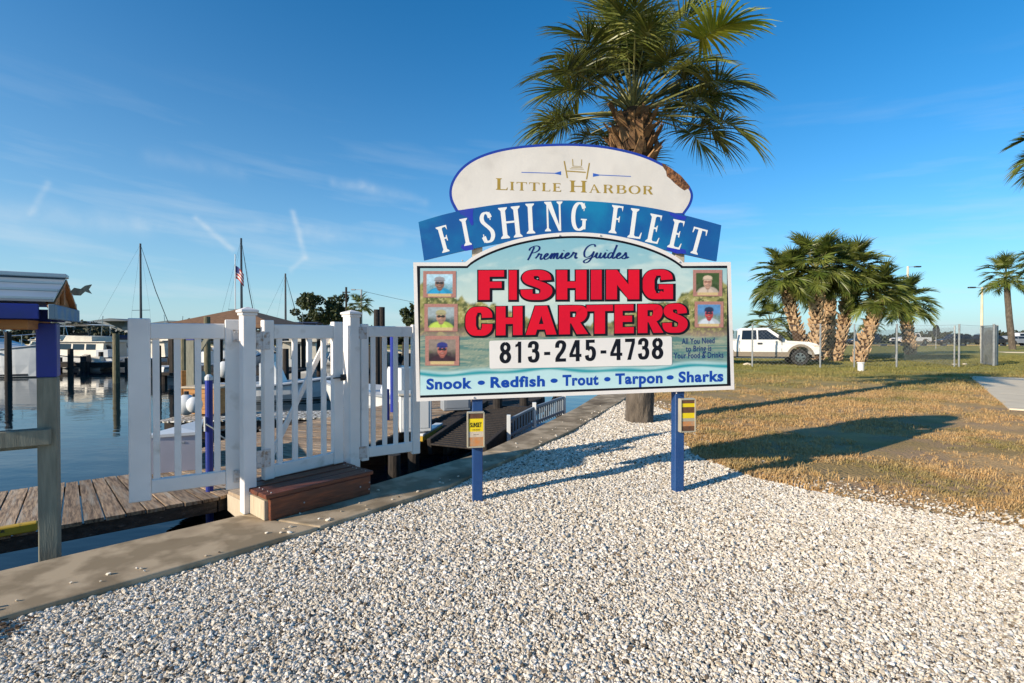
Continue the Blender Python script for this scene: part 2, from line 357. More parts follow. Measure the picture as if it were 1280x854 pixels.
def water_mat():
    m = bpy.data.materials.new('water'); m.use_nodes = True; t = m.node_tree; b = t.nodes['Principled BSDF']; L = t.links.new
    b.inputs['Base Color'].default_value = (.001,.010,.018,1); b.inputs['Roughness'].default_value = .035; b.inputs['IOR'].default_value = 1.33
    b.inputs['Specular IOR Level'].default_value = .5
    g = N(t, 'ShaderNodeNewGeometry'); mp = N(t, 'ShaderNodeMapping'); mp.inputs['Scale'].default_value = (.55,1,1); L(g.outputs['Position'], mp.inputs[0])
    n1 = N(t, 'ShaderNodeTexNoise'); n1.inputs['Scale'].default_value = .9; n1.inputs['Detail'].default_value = 4; L(mp.outputs[0], n1.inputs['Vector'])
    n2 = N(t, 'ShaderNodeTexNoise'); n2.inputs['Scale'].default_value = 5.0; n2.inputs['Detail'].default_value = 3; L(mp.outputs[0], n2.inputs['Vector'])
    a = N(t, 'ShaderNodeMath', operation='MULTIPLY_ADD'); L(n2.outputs[0], a.inputs[0]); a.inputs[1].default_value = .12; L(n1.outputs[0], a.inputs[2])
    bp = N(t, 'ShaderNodeBump'); bp.inputs['Strength'].default_value = .07; bp.inputs['Distance'].default_value = .2; L(a.outputs[0], bp.inputs['Height']); L(bp.outputs[0], b.inputs['Normal'])
    MAT['water'] = m
water_mat()
def vcol_mat(name, rough=.4):
    m = bpy.data.materials.new(name); m.use_nodes = True; t = m.node_tree; b = t.nodes['Principled BSDF']
    a = N(t, 'ShaderNodeAttribute', attribute_name='Col'); t.links.new(a.outputs['Color'], b.inputs['Base Color']); b.inputs['Roughness'].default_value = rough
    MAT[name] = m
vcol_mat('printed_picture')

# ------------------------------------------------------------------ the setting: water, ground, seawall, path
WZ = -1.0
struct('water', MB().add([(-900,-40,WZ),(900,-40,WZ),(900,1500,WZ),(-900,1500,WZ)], [(0,1,2,3)]), 'water')
capz = .05
outer_px = [(-420,905),(-150,815),(0,771),(400,658),(560,607),(655,565),(719,536),(780,499)]
inner_px = [(-420,828),(-150,755),(0,713),(303,643),(467,605),(606,564),(668,536),(720,510)]
outer = [at(x, y, capz) for x, y in outer_px]; inner = [at(x, y, capz) for x, y in inner_px]
outer += [Vector((5.2,19.5,capz)), Vector((9.5,34,capz)), Vector((14,50,capz))]
inner += [Vector((4.65,19.7,capz)), Vector((8.95,34.2,capz)), Vector((13.3,50.6,capz))]
def strip(a, b, z0, z1):
    mb = MB(); n = len(a)
    vs = [(p.x,p.y,z1) for p in a]+[(p.x,p.y,z1) for p in b]+[(p.x,p.y,z0) for p in a]+[(p.x,p.y,z0) for p in b]; fs = []
    for i in range(n-1):
        fs += [(i,i+1,n+i+1,n+i), (2*n+i,i,i+1,2*n+i+1)[::-1], (n+i,n+i+1,3*n+i+1,3*n+i)]
    fs += [(0,n,3*n,2*n), (n-1,2*n+n-1,3*n+n-1,2*n-1)]
    return mb.add(vs, fs)
cap = thing('seawall', 'long low concrete seawall cap curving along the edge of the white gravel', 'seawall', tuple(inner[3]))
def lerp(a,b,t): return a+(b-a)*t
# cap poured in sections with joints
def resample(pl, n):
    d=[0]
    for i in range(1,len(pl)): d.append(d[-1]+(pl[i]-pl[i-1]).length)
    out=[]
    for k in range(n):
        s=d[-1]*k/(n-1)
        for i in range(1,len(pl)):
            if s<=d[i]+1e-9: out.append(lerp(pl[i-1],pl[i],(s-d[i-1])/(d[i]-d[i-1]))); break
    return out
jn = [0,3,5,7,8,9,10]
for q in range(len(jn)-1):
    a = outer[jn[q]:jn[q+1]+1]; b = inner[jn[q]:jn[q+1]+1]
    a = [Vector(p) for p in a]; b = [Vector(p) for p in b]
    a[-1] = lerp(a[-1], a[-2], .012/max((a[-1]-a[-2]).length,.01)); b[-1] = lerp(b[-1], b[-2], .012/max((b[-1]-b[-2]).length,.01))
    o = part('cap_section', strip(a, b, -.22, capz), 'concrete', cap, world=True)
    bv = o.modifiers.new('bevel', 'BEVEL'); bv.width = .012; bv.segments = 2; bv.limit_method = 'ANGLE'
part('sheet_wall', strip([lerp(p,q,.35) for p,q in zip(outer,inner)], [lerp(p,q,.93) for p,q in zip(outer,inner)], -2.2, -.222), 'dark_wood', cap, world=True)
# ground sheet: everything right of the wall out to the horizon
gp = [(p.x,p.y) for p in [lerp(a,b,.3) for a,b in zip(outer, inner)]]
farb = [(10,51),(-13,48),(-30,64),(-60,76),(-140,88),(-420,110),(-900,160),(-900,1400),(900,1400),(900,-30),(-30,-30)]
G = MB(); poly = [gp[0]] + gp[1:] + farb
G.add([(x,y,0) for x,y in poly], [tuple(range(len(poly)))[::-1]])
struct('ground', G, 'lawn')
# gravel sheet
gb_px = [(800,503),(838,516),(852,548),(868,572),(940,598),(1010,614),(1100,632),(1200,650),(1280,663),(1400,690)]
gb = [at(x,y,0) for x,y in gb_px]
gpoly = [(p.x,p.y) for p in outer[:8]][::-1]
gpoly = [(lerp(outer[i],inner[i],.05).x, lerp(outer[i],inner[i],.05).y) for i in range(7,-1,-1)] + [(-7,-2.5),(9,-2.5),(9,2.6)] + [(p.x,p.y) for p in gb[::-1]]
gpoly_in=list(gpoly)
struct('gravel_bed', MB().add([(x,y,.004) for x,y in gpoly], [tuple(range(len(gpoly)))]), 'gravel_bed')
# concrete path on the right, poured as slabs
path = [at(1212,471,.02), at(1290,531,.02), at(1420,531,.02), at(1330,467,.02)]
def quadslabs(name, a, b, c, d, n, z0, z1, mat, parent=None):      # a-b near edge, d-c far edge
    out=[]
    for i in range(n):
        t0=i/n; t1=(i+1)/n-.004
        p=[lerp(a,b,t0),lerp(a,b,t1),lerp(d,c,t1),lerp(d,c,t0)]
        mb=MB().prism([(q.x,q.y) for q in p], z0, z1)
        o=link(name, mesh_of(name, mb, mat), parent); out.append(o)
        if parent is None: o['kind']='structure'
    return out
P0=at(1212,471); P1=at(1300,545); Dp=(P1-P0).normalized(); Np=Vector((Dp.y,-Dp.x,0)) if Dp.y>0 else Vector((-Dp.y,Dp.x,0))
S0=P0; S1=P0+Dp*10
path_root=thing('path','pale concrete footpath running out of frame past the dry lawn','path',tuple(P0)); path_root['kind']='structure'; del path_root['category']
for i in range(6):
    a=P0+Dp*(1.8*i+ .006); b=P0+Dp*(1.8*(i+1)-.006)
    mb=MB().prism([(p.x,p.y) for p in (a,b,b+Np*2.2,a+Np*2.2)][::1], -.05, .03)
    part('slab', mb, 'path_concrete', path_root, world=True)
# cross walk slab beyond, leading away to the lot
for i in range(9):
    a=P0+Vector((-.3+ .82*i*1.8*.9,.2+ .57*i*1.8*.9*2.0,0))
mbp=MB(); q0=at(1256,441); q1=at(1330,455); mbp.prism([(q0.x,q0.y),(q0.x+9,q0.y-6),(q0.x+11,q0.y-3.4),(q0.x+1.5,q0.y+2.4)], -.05,.028)
part('slab', mbp, 'path_concrete', path_root, world=True)
# parking lot beyond the lawn
struct('parking_lot', MB().add([(27,77,.006),(150,75,.006),(150,97,.006),(24,97,.006)], [(0,1,2,3)]), 'asphalt')
wsr = []
for i in range(22):
    mb = MB().box((0,0,.09),(1.9,.18,.16),.03)
    if i==0: base=mesh_of('wheel_stop', mb, 'yellow_curb')
    o=link('wheel_stop', base); o.location=(28+i*2.95,77.6-i*.05,.008); wsr.append(o)
    tag(o,'yellowish concrete wheel stop in the row at the front of the parking lot','wheel stop','wheel stops along the parking lot')

# ------------------------------------------------------------------ scattered stones and grass (stuff)
def inpoly(P, poly):
    x, y = P[:,0], P[:,1]; r = np.zeros(len(P), bool); n = len(poly)
    for i in range(n):
        x0,y0 = poly[i]; x1,y1 = poly[(i+1)%n]
        c = ((y0>y)!=(y1>y)) & (x < (x1-x0)*(y-y0)/((y1-y0) if y1!=y0 else 1e-9)+x0); r ^= c
    return r
def gn_scatter(name, P, rot, scl, coll):
    me = bpy.data.meshes.new(name); me.vertices.add(len(P)); me.vertices.foreach_set('co', P.astype(np.float32).ravel())
    a = me.attributes.new('rot','FLOAT_VECTOR','POINT'); a.data.foreach_set('vector', rot.astype(np.float32).ravel())
    a = me.attributes.new('scl','FLOAT_VECTOR','POINT'); a.data.foreach_set('vector', scl.astype(np.float32).ravel())
    o = bpy.data.objects.new(name, me); col.objects.link(o)
    ng = bpy.data.node_groups.new(name+'_scatter','GeometryNodeTree')
    ng.interface.new_socket('Geometry', in_out='INPUT', socket_type='NodeSocketGeometry'); ng.interface.new_socket('Geometry', in_out='OUTPUT', socket_type='NodeSocketGeometry')
    i = ng.nodes.new('NodeGroupInput'); u = ng.nodes.new('NodeGroupOutput'); L = ng.links.new
    ci = ng.nodes.new('GeometryNodeCollectionInfo'); ci.inputs['Collection'].default_value = coll; ci.inputs['Separate Children'].default_value = True; ci.inputs['Reset Children'].default_value = True
    ip = ng.nodes.new('GeometryNodeInstanceOnPoints'); ip.inputs['Pick Instance'].default_value = True
    ra = ng.nodes.new('GeometryNodeInputNamedAttribute'); ra.data_type='FLOAT_VECTOR'; ra.inputs['Name'].default_value='rot'
    sa = ng.nodes.new('GeometryNodeInputNamedAttribute'); sa.data_type='FLOAT_VECTOR'; sa.inputs['Name'].default_value='scl'
    L(i.outputs[0], ip.inputs['Points']); L(ci.outputs[0], ip.inputs['Instance']); L(ra.outputs['Attribute'], ip.inputs['Rotation']); L(sa.outputs['Attribute'], ip.inputs['Scale']); L(ip.outputs[0], u.inputs[0])
    md = o.modifiers.new('scatter','NODES'); md.node_group = ng
    return o
def stone_mat():
    m = bpy.data.materials.new('shell_gravel'); m.use_nodes = True; t = m.node_tree; b = t.nodes['Principled BSDF']; L = t.links.new
    oi = N(t,'ShaderNodeObjectInfo'); cr = N(t,'ShaderNodeValToRGB'); L(oi.outputs['Random'], cr.inputs[0]); e = cr.color_ramp.elements
    e[0].position=0; e[0].color=(.06,.05,.04,1); e[1].position=1; e[1].color=(.90,.86,.79,1)
    for p,c in ((.05,(.22,.16,.10,1)),(.11,(.48,.40,.29,1)),(.36,(.66,.58,.46,1)),(.8,(.79,.72,.61,1))):
        x=e.new(p); x.color=c
    tc = N(t,'ShaderNodeTexCoord'); n = N(t,'ShaderNodeTexNoise'); n.inputs['Scale'].default_value=1.6; L(tc.outputs['Object'], n.inputs['Vector'])
    mr = N(t,'ShaderNodeMapRange'); mr.inputs[1].default_value=.3; mr.inputs[2].default_value=.7; mr.inputs[3].default_value=.72; mr.inputs[4].default_value=1.08; L(n.outputs[0], mr.inputs[0])
    vs = N(t,'ShaderNodeVectorMath',operation='SCALE'); L(cr.outputs[0], vs.inputs[0]); L(mr.outputs[0], vs.inputs['Scale']); L(vs.outputs[0], b.inputs['Base Color'])
    b.inputs['Roughness'].default_value=.8; MAT['shell_gravel']=m
stone_mat()
stc = bpy.data.collections.new('stones')
for k in range(6):
    mb = MB(); mb.blob((0,0,0), 1, seed=k+3, sq=(1.0+.15*(k%3), .8, .55+.07*(k%3)), sub=1 if k<3 else 0, amp=.27)
    stc.objects.link(bpy.data.objects.new('stone', mesh_of('stone', mb, 'shell_gravel')))
def gravel():
    pts=[]; rots=[]; scs=[]
    for (d0,d1,dens,r) in ((1.3,3.2,15000,.0062),(3.2,5.5,9500,.0078),(5.5,14,5200,.0105)):
        xa,xb=-5.5,8.0; A=(xb-xa)*(d1-d0); n=int(A*dens)
        P=np.stack([rng.uniform(xa,xb,n), rng.uniform(d0,d1,n), np.zeros(n)],1)
        k=inpoly(P,gpoly)&inpoly(P-np.array([.025,-.025,0]),gpoly_in)&(P[:,0]<P[:,1]*1.2+.5)&(P[:,0]>-P[:,1]*1.2-.5); P=P[k&(np.ones(len(P),bool))]; n=len(P)
        P[:,2]=rng.uniform(.003,.013,n)+.012*np.sin(P[:,0]*1.9+P[:,1]*.7)*np.sin(P[:,1]*2.3)+.006
        s=r*np.clip(rng.lognormal(0,.42,n),.45,2.4)
        pts.append(P); rots.append(np.stack([rng.normal(0,.45,n),rng.normal(0,.45,n),rng.uniform(0,6.28,n)],1)); scs.append(np.stack([s,s,s],1))
    # strays thrown onto cap and grass edge
    n=1500; i=rng.integers(0,len(gb)-1,n); t=rng.uniform(0,1,n); a=np.array([tuple(p) for p in gb]); P=a[i]*(1-t[:,None])+a[i+1]*t[:,None]; P[:,0]+=np.abs(rng.normal(0,.22,n)); P[:,1]+=np.abs(rng.normal(0,.25,n)); P[:,2]=.012
    s=.0085*np.clip(rng.lognormal(0,.4,n),.5,2.2); pts.append(P); rots.append(np.stack([rng.normal(0,.4,n)]*3,1)); scs.append(np.stack([s,s,s],1))
    n=90; i=rng.integers(1,7,n); t=rng.uniform(0,1,n); a=np.array([tuple(p) for p in outer]); b=np.array([tuple(p) for p in inner]); q=(np.abs(rng.normal(0,.22,n)).clip(0,.9))[:,None]
    P=(a[i]*(1-t[:,None])+a[i+1]*t[:,None])*(1-q)+(b[i]*(1-t[:,None])+b[i+1]*t[:,None])*q; P[:,2]=capz+.006
    s=.010*np.clip(rng.lognormal(0,.3,n),.5,1.6); pts.append(P); rots.append(np.stack([rng.normal(0,.3,n)]*3,1)); scs.append(np.stack([s,s,s],1))
    o=gn_scatter('gravel', np.concatenate(pts), np.concatenate(rots), np.concatenate(scs), stc)
    tag(o,'white and buff crushed shell gravel spread in front of the sign','gravel',kind='stuff'); print('stones',sum(len(p) for p in pts))
gravel()
gc = bpy.data.collections.new('tufts')
for k in range(5):
    mb=MB(); rr=random.Random(k)
    for j in range(9):
        a=rr.uniform(0,2*pi); r=rr.uniform(0,.045); x,y=cos(a)*r,sin(a)*r; h=rr.uniform(.02,.055); l=rr.uniform(.01,.05); b=rr.uniform(0,2*pi); w=.0035
        dx,dy=cos(b)*l,sin(b)*l; nx,ny=-sin(b)*w,cos(b)*w
        mb.add([(x-nx,y-ny,0),(x+nx,y+ny,0),(x+dx*.4+nx*.8,y+dy*.4+ny*.8,h*.65),(x+dx*.4-nx*.8,y+dy*.4-ny*.8,h*.65),(x+dx,y+dy,h)],[(0,1,2,3),(3,2,4)])
    gc.objects.link(bpy.data.objects.new('tuft', mesh_of('tuft', mb, 'blade')))
gedge=[(p.x,p.y) for p in gb]
grass_poly=[(lerp(outer[i],inner[i],-.02).x, lerp(outer[i],inner[i],-.02).y) for i in (10,9,8,7)]+gedge+[(12,2.5),(60,8),(60,50)]
ppoly=[(p.x,p.y) for p in (P0,P0+Dp*11,P0+Dp*11+Np*2.2,P0+Np*2.2)]
def grass():
    pts=[];rots=[];scs=[]
    for (d0,d1,dens,s0) in ((3,8,620,1.0),(8,14,300,1.3),(14,40,75,2.0)):
        xa,xb=1.2,d1*1.15; n=int((xb-xa)*(d1-d0)*dens); P=np.stack([rng.uniform(xa,xb,n),rng.uniform(d0,d1,n),np.zeros(n)],1)
        k=inpoly(P,grass_poly)&(P[:,0]<P[:,1]*1.15+.5)&~inpoly(P,ppoly)
        f=np.sin(P[:,0]*1.3+1)*np.sin(P[:,1]*1.1+P[:,0]*.6)+.5*np.sin(P[:,0]*3.7)*np.sin(P[:,1]*4.1)
        k&=(rng.uniform(-1.0,1.2,n)<1.5*f+.12); P=P[k]; n=len(P); s=s0*rng.uniform(.5,1.25,n)
        pts.append(P);rots.append(np.stack([np.zeros(n),np.zeros(n),rng.uniform(0,6.28,n)],1));scs.append(np.stack([s,s,s*rng.uniform(.35,1.0,n)],1))
    # denser green fringe beside the right sign post and along the wall
    n=2600; P=np.stack([rng.normal(2.35,.40,n),rng.normal(6.0,.75,n),np.zeros(n)],1); P=P[inpoly(P,grass_poly)]; n=len(P); s=rng.uniform(.8,1.5,n)
    pts.append(P);rots.append(np.stack([np.zeros(n),np.zeros(n),rng.uniform(0,6.28,n)],1));scs.append(np.stack([s,s,s],1))
    o=gn_scatter('grass',np.concatenate(pts),np.concatenate(rots),np.concatenate(scs),gc); tag(o,'dry tan and green lawn grass behind the gravel','grass',kind='stuff'); print('tufts',sum(len(p) for p in pts))
grass()
# small bit of dark mulch at the lower left corner of the gravel
mb=MB(); q=[at(0,790),at(60,760),at(10,850),at(-60,850),at(-60,800)]; c=sum(q,Vector())/5
rr=random.Random(4)
for i in range(260):
    a=rr.uniform(0,6.28); r=abs(rr.gauss(0,.11)); mb.box((c.x-.12+cos(a)*r,c.y+sin(a)*r,.022+rr.uniform(0,.02)),(rr.uniform(.01,.05),rr.uniform(.005,.015),.005),0,rz=rr.uniform(0,3))
tag(struct('leaf_litter',mb,'mulch','stuff'),'dark leaf litter gathered against the seawall in the corner',None)

# ------------------------------------------------------------------ the sign
UL=-.855; DL=4.48; UR=2.105; DR=4.90
sdir=Vector((UR-UL,DR-DL,0)).normalized(); snor=Vector((sdir.y,-sdir.x,0))     # towards the viewer
SP=Vector((UL,DL,0))
def S(px,py,off=0.0):                      # a pixel on the sign's plane, off metres proud of it
    r=ray(px,py); o=Vector((0,0,CAMZ)); t=(SP-o).dot(snor)/r.dot(snor); return o+r*t+snor*off
sign=thing('charter_sign','big charter fishing sign on two blue posts in the gravel','sign',(.6,4.72,0),atan2(sdir.y,sdir.x))
XM=XF[sign.name]
def plate(poly,off,th):                    # px polygon -> slab whose front stands off proud
    mb=MB(); n=len(poly); mb.add([tuple(S(x,y,off)) for x,y in poly]+[tuple(S(x,y,off)-snor*th) for x,y in poly],
        [tuple(range(n))[::-1],tuple(range(n,2*n))]+[(i,n+i,n+(i+1)%n,(i+1)%n)[::-1] for i in range(n)]); return mb
def plates(polys,off,th=.0006,step=.00012):
    mb=MB()
    for i,p in enumerate(polys):
        q=plate(p,off+step*(i%9),th+step*(i%9)); mb.add(q.v,q.f)
    return mb
def arch(x,ys,yt,x0=588,x1=849):           # board's upper outline in px
    if x<=x0 or x>=x1: return ys
    t=(x-x0)/(x1-x0)*2-1; return ys-(ys-yt)*(1-abs(t)**2.0)**.80
def outline(inset):
    p=[(516.5+inset,502-inset)]
    top=[]
    for i in range(61):
        x=578+inset*.2+(859-578-inset*.4)*i/60; top.append((x,arch(x,328+inset,290.5+inset,582+inset*.35,854-inset*.35)))
    lx=516.5+inset; rx=913.5-inset
    br=(918-inset,487-inset*1.0)
    return [(520.5+inset,502-inset),(lx,328+inset)]+top+[(rx,327.5+inset),br]
part('board',plate(outline(0),0,.026),'sign_white',sign,world=True)
part('border_line',plate(outline(4.6),.0008,.0008),'sign_black',sign,world=True)
def vgrid(xs,ys_fn,ny,off,colfn,name,parent,mat='printed_picture',label=None):
    P=[];C=[]
    for x in xs:
        yb,yt=ys_fn(x)
        for j in range(ny+1):
            y=yb+(yt-yb)*j/ny; P.append((x,y))
    P=np.array(P); C=colfn(P[:,0],P[:,1])
    Mi=XM.inverted(); vs=[tuple(Mi@S(x,y,off)) for x,y in P]
    fs=[(i*(ny+1)+j,(i+1)*(ny+1)+j,(i+1)*(ny+1)+j+1,i*(ny+1)+j+1) for i in range(len(xs)-1) for j in range(ny)]
    me=bpy.data.meshes.new(name); me.from_pydata(vs,[],fs); me.update(); ca=me.color_attributes.new('Col','FLOAT_COLOR','POINT')
    ca.data.foreach_set('color',np.concatenate([C,np.ones((len(C),1))],1).astype(np.float32).ravel()); me.materials.append(MAT[mat])
    o=link(name,me,parent); XF[o.name]=XM
    if label:o['label']=label
    return o
# small value noise
_T=rng.random((256,256))
def vn(x,y):
    xi=np.floor(x).astype(int);yi=np.floor(y).astype(int);fx=x-xi;fy=y-yi;fx=fx*fx*(3-2*fx);fy=fy*fy*(3-2*fy)
    g=lambda a,b:_T[a%256,b%256]
    return g(xi,yi)*(1-fx)*(1-fy)+g(xi+1,yi)*fx*(1-fy)+g(xi,yi+1)*(1-fx)*fy+g(xi+1,yi+1)*fx*fy
def fbm(x,y,o=4):
    s=0;a=.5
    for k in range(o): s=s+a*vn(x*2**k+k*17,y*2**k+k*31);a*=.5
    return s/(1-.5**o)
def sm(a,b,x): t=np.clip((x-a)/(b-a),0,1); return t*t*(3-2*t)
def mixc(A,B,t): return A*(1-t[:,None])+np.array(B)*t[:,None]
def pic(x,y):
    n=len(x); C=np.tile(np.array([.36,.58,.60]),(n,1))
    skyt=sm(350,292,y); C=mixc(C,[.24,.50,.60],skyt); C=mixc(C,[.62,.74,.70],sm(.48,.7,fbm(x*.03,y*.08))*.7)
    C=mixc(C,[.68,.76,.66],sm(335,372,y)*.6)
    # mangrove bank: tall on the left, low in the middle, rising again on the right
    e=np.abs(x-715)/200.0; top=412-62*np.clip(e,0,1)**1.1+9*(fbm(x*.09,y*0+3)-.5)*2
    bank=sm(-2,2,y-top)
    f=fbm(x*.16,y*.16); f2=fbm(x*.42+9,y*.42)
    B=np.tile(np.array([.34,.32,.10]),(n,1)); B=mixc(B,[.10,.12,.035],sm(.42,.62,f)); B=mixc(B,[.55,.50,.22],sm(.55,.75,f2)); B=mixc(B,[.10,.07,.05],sm(398,414,y)*sm(.42,.6,f2)*.9)
    B=mixc(B,[.46,.34,.28],sm(408,420,y)*.5)
    C=C*(1-bank[:,None])+B*bank[:,None]
    wl=420-8*(np.abs(x-715)<120)*0
    wt_=sm(wl-2,wl+3,y+3*(vn(x*.1,y*0)-.5)); W=np.tile(np.array([.26,.33,.25]),(n,1)); r=fbm(x*.045,y*.5); W=mixc(W,[.10,.22,.20],sm(.42,.62,r)); W=mixc(W,[.45,.45,.32],sm(.58,.74,fbm(x*.06+4,y*.7))*.7)
    W=mixc(W,[.07,.28,.34],sm(430,470,y)*sm(640,860,x)*.7); W=mixc(W,[.30,.50,.48],sm(452,470,y)*.55)
    C=C*(1-wt_[:,None])+W*wt_[:,None]
    # teal wave and pale bottom band
    yb=466-9*(x-520)/395; wv=yb+2.2*np.sin((x-520)*.03)+1.2*np.sin(x*.071)
    C=mixc(C,[.55,.78,.78],sm(-6,-1,y-wv)*.8)
    C=mixc(C,[.0,.30,.36],np.exp(-((y-wv-1.5)/(1.8+1.2*np.sin(x*.05)**2))**2)); C=mixc(C,[.50,.74,.76],sm(2.5,5.5,y-wv)); C=mixc(C,[.62,.82,.82],sm(10,30,y-wv)*.6)
    C=C*(1+.05*(fbm(x*.5,y*.5)-.5)[:,None])
    return np.clip(C,0,1)*.93
ins=7.4
def ysf(x):
    t=(x-520)/395; yb=(502-15*t)-ins; yt=arch(x,328+ins,290.5+ins,582+ins*.35,854-ins*.35); return yb,yt
# left/right edges slant by a few px: shear x slightly with y
vg=vgrid(list(np.linspace(525.2,908.6,330)),ysf,130,.0016,pic,'printed_picture',sign)
# lettering
def textpolys(txt,x0,y0,x1,y1,hgt,offset=0.0,sq=1.0,shear=0.0,spacing=1.0,track=None):
    cu=bpy.data.curves.new('t','FONT'); cu.body=txt; cu.size=1; cu.offset=offset; cu.shear=shear; cu.space_character=spacing; cu.fill_mode='FRONT'; cu.resolution_u=5
    ob=bpy.data.objects.new('t',cu); me=bpy.data.meshes.new_from_object(ob)
    v=np.array([p.co[:] for p in me.vertices]); f=[tuple(p.vertices) for p in me.polygons]
    bpy.data.objects.remove(ob); bpy.data.meshes.remove(me); bpy.data.curves.remove(cu)
    return v,f
def ftext(name,txt,x0,y0,x1,y1,cap,mat,off,offset=0.0,shear=0.0,spacing=1.0,grow=0.0,capref=.729,parent=None,th=.0006):
    """text fitted between baseline px (x0,y0)-(x1,y1) with cap height in px"""
    v,f=textpolys(txt,x0,y0,x1,y1,cap,offset=offset,shear=shear,spacing=spacing)
    vb,_=(v,f)
    a=v[:,0].min();b=v[:,0].max()
    mb=MB(); L=[]
    for p in v:
        t=(p[0]-a)/(b-a); L.append((x0+(x1-x0)*t, y0+(y1-y0)*t-(p[1]/capref)*cap))
    n=len(L); mb.add([tuple(S(x,y,off)) for x,y in L],f)
    return part(name,mb,mat,parent or sign,world=True)
# heavy display face: own glyphs from thick strokes (px-space ribbons, square ends)
def cat(pts,n=7,closed=False):
    P=[Vector((p[0],p[1])) for p in pts]; out=[]
    for i in range(len(P)-1):
        p0=P[max(i-1,0)];p1=P[i];p2=P[i+1];p3=P[min(i+2,len(P)-1)]
        for k in range(n):
            t=k/n; out.append(.5*((2*p1)+(p2-p0)*t+(2*p0-5*p1+4*p2-p3)*t*t+(3*p1-p0-3*p2+p3)*t**3))
    out.append(P[-1]); return out
def ribbon(pts,wt_,wn,smooth=True,n=7,rot=0.0):
    q=cat(pts,n) if smooth else [Vector(p) for p in pts]; quads=[];Ls=[];Rs=[]
    for i,p in enumerate(q):
        t=(q[min(i+1,len(q)-1)]-q[max(i-1,0)])
        if t.length<1e-9:t=Vector((1,0))
        t.normalize(); w=wn+(wt_-wn)*abs(t.y*cos(rot)-t.x*sin(rot))**1.3; nrm=Vector((-t.y,t.x))
        Ls.append(p+nrm*w/2);Rs.append(p-nrm*w/2)
    return Ls,Rs
def ribmesh(items,xf,off,mat,name,parent=None,grow=0.0):
    """items: ('r',pts,wt,wn) or ('p',poly); xf maps glyph coords to px"""
    mb=MB()
    for k,it in enumerate(items):
        o=off+.00013*(k%11)
        if it[0]=='p':
            q=[xf(*p) for p in it[1]]; mb.add([tuple(S(x,y,o)) for x,y in q],[tuple(range(len(q)))])
        else:
            Ls,Rs=ribbon(it[1],it[2],it[3],n=it[4] if len(it)>4 else 7)
            a=[xf(p.x,p.y) for p in Ls];b=[xf(p.x,p.y) for p in Rs];n=len(a)
            mb.add([tuple(S(x,y,o)) for x,y in a+b],[(i,i+1,n+i+1,n+i) for i in range(n-1)])
    return part(name,mb,mat,parent or sign,world=True)
def rect(x0,y0,x1,y1): return ('p',[(x0,y0),(x1,y0),(x1,y1),(x0,y1)])
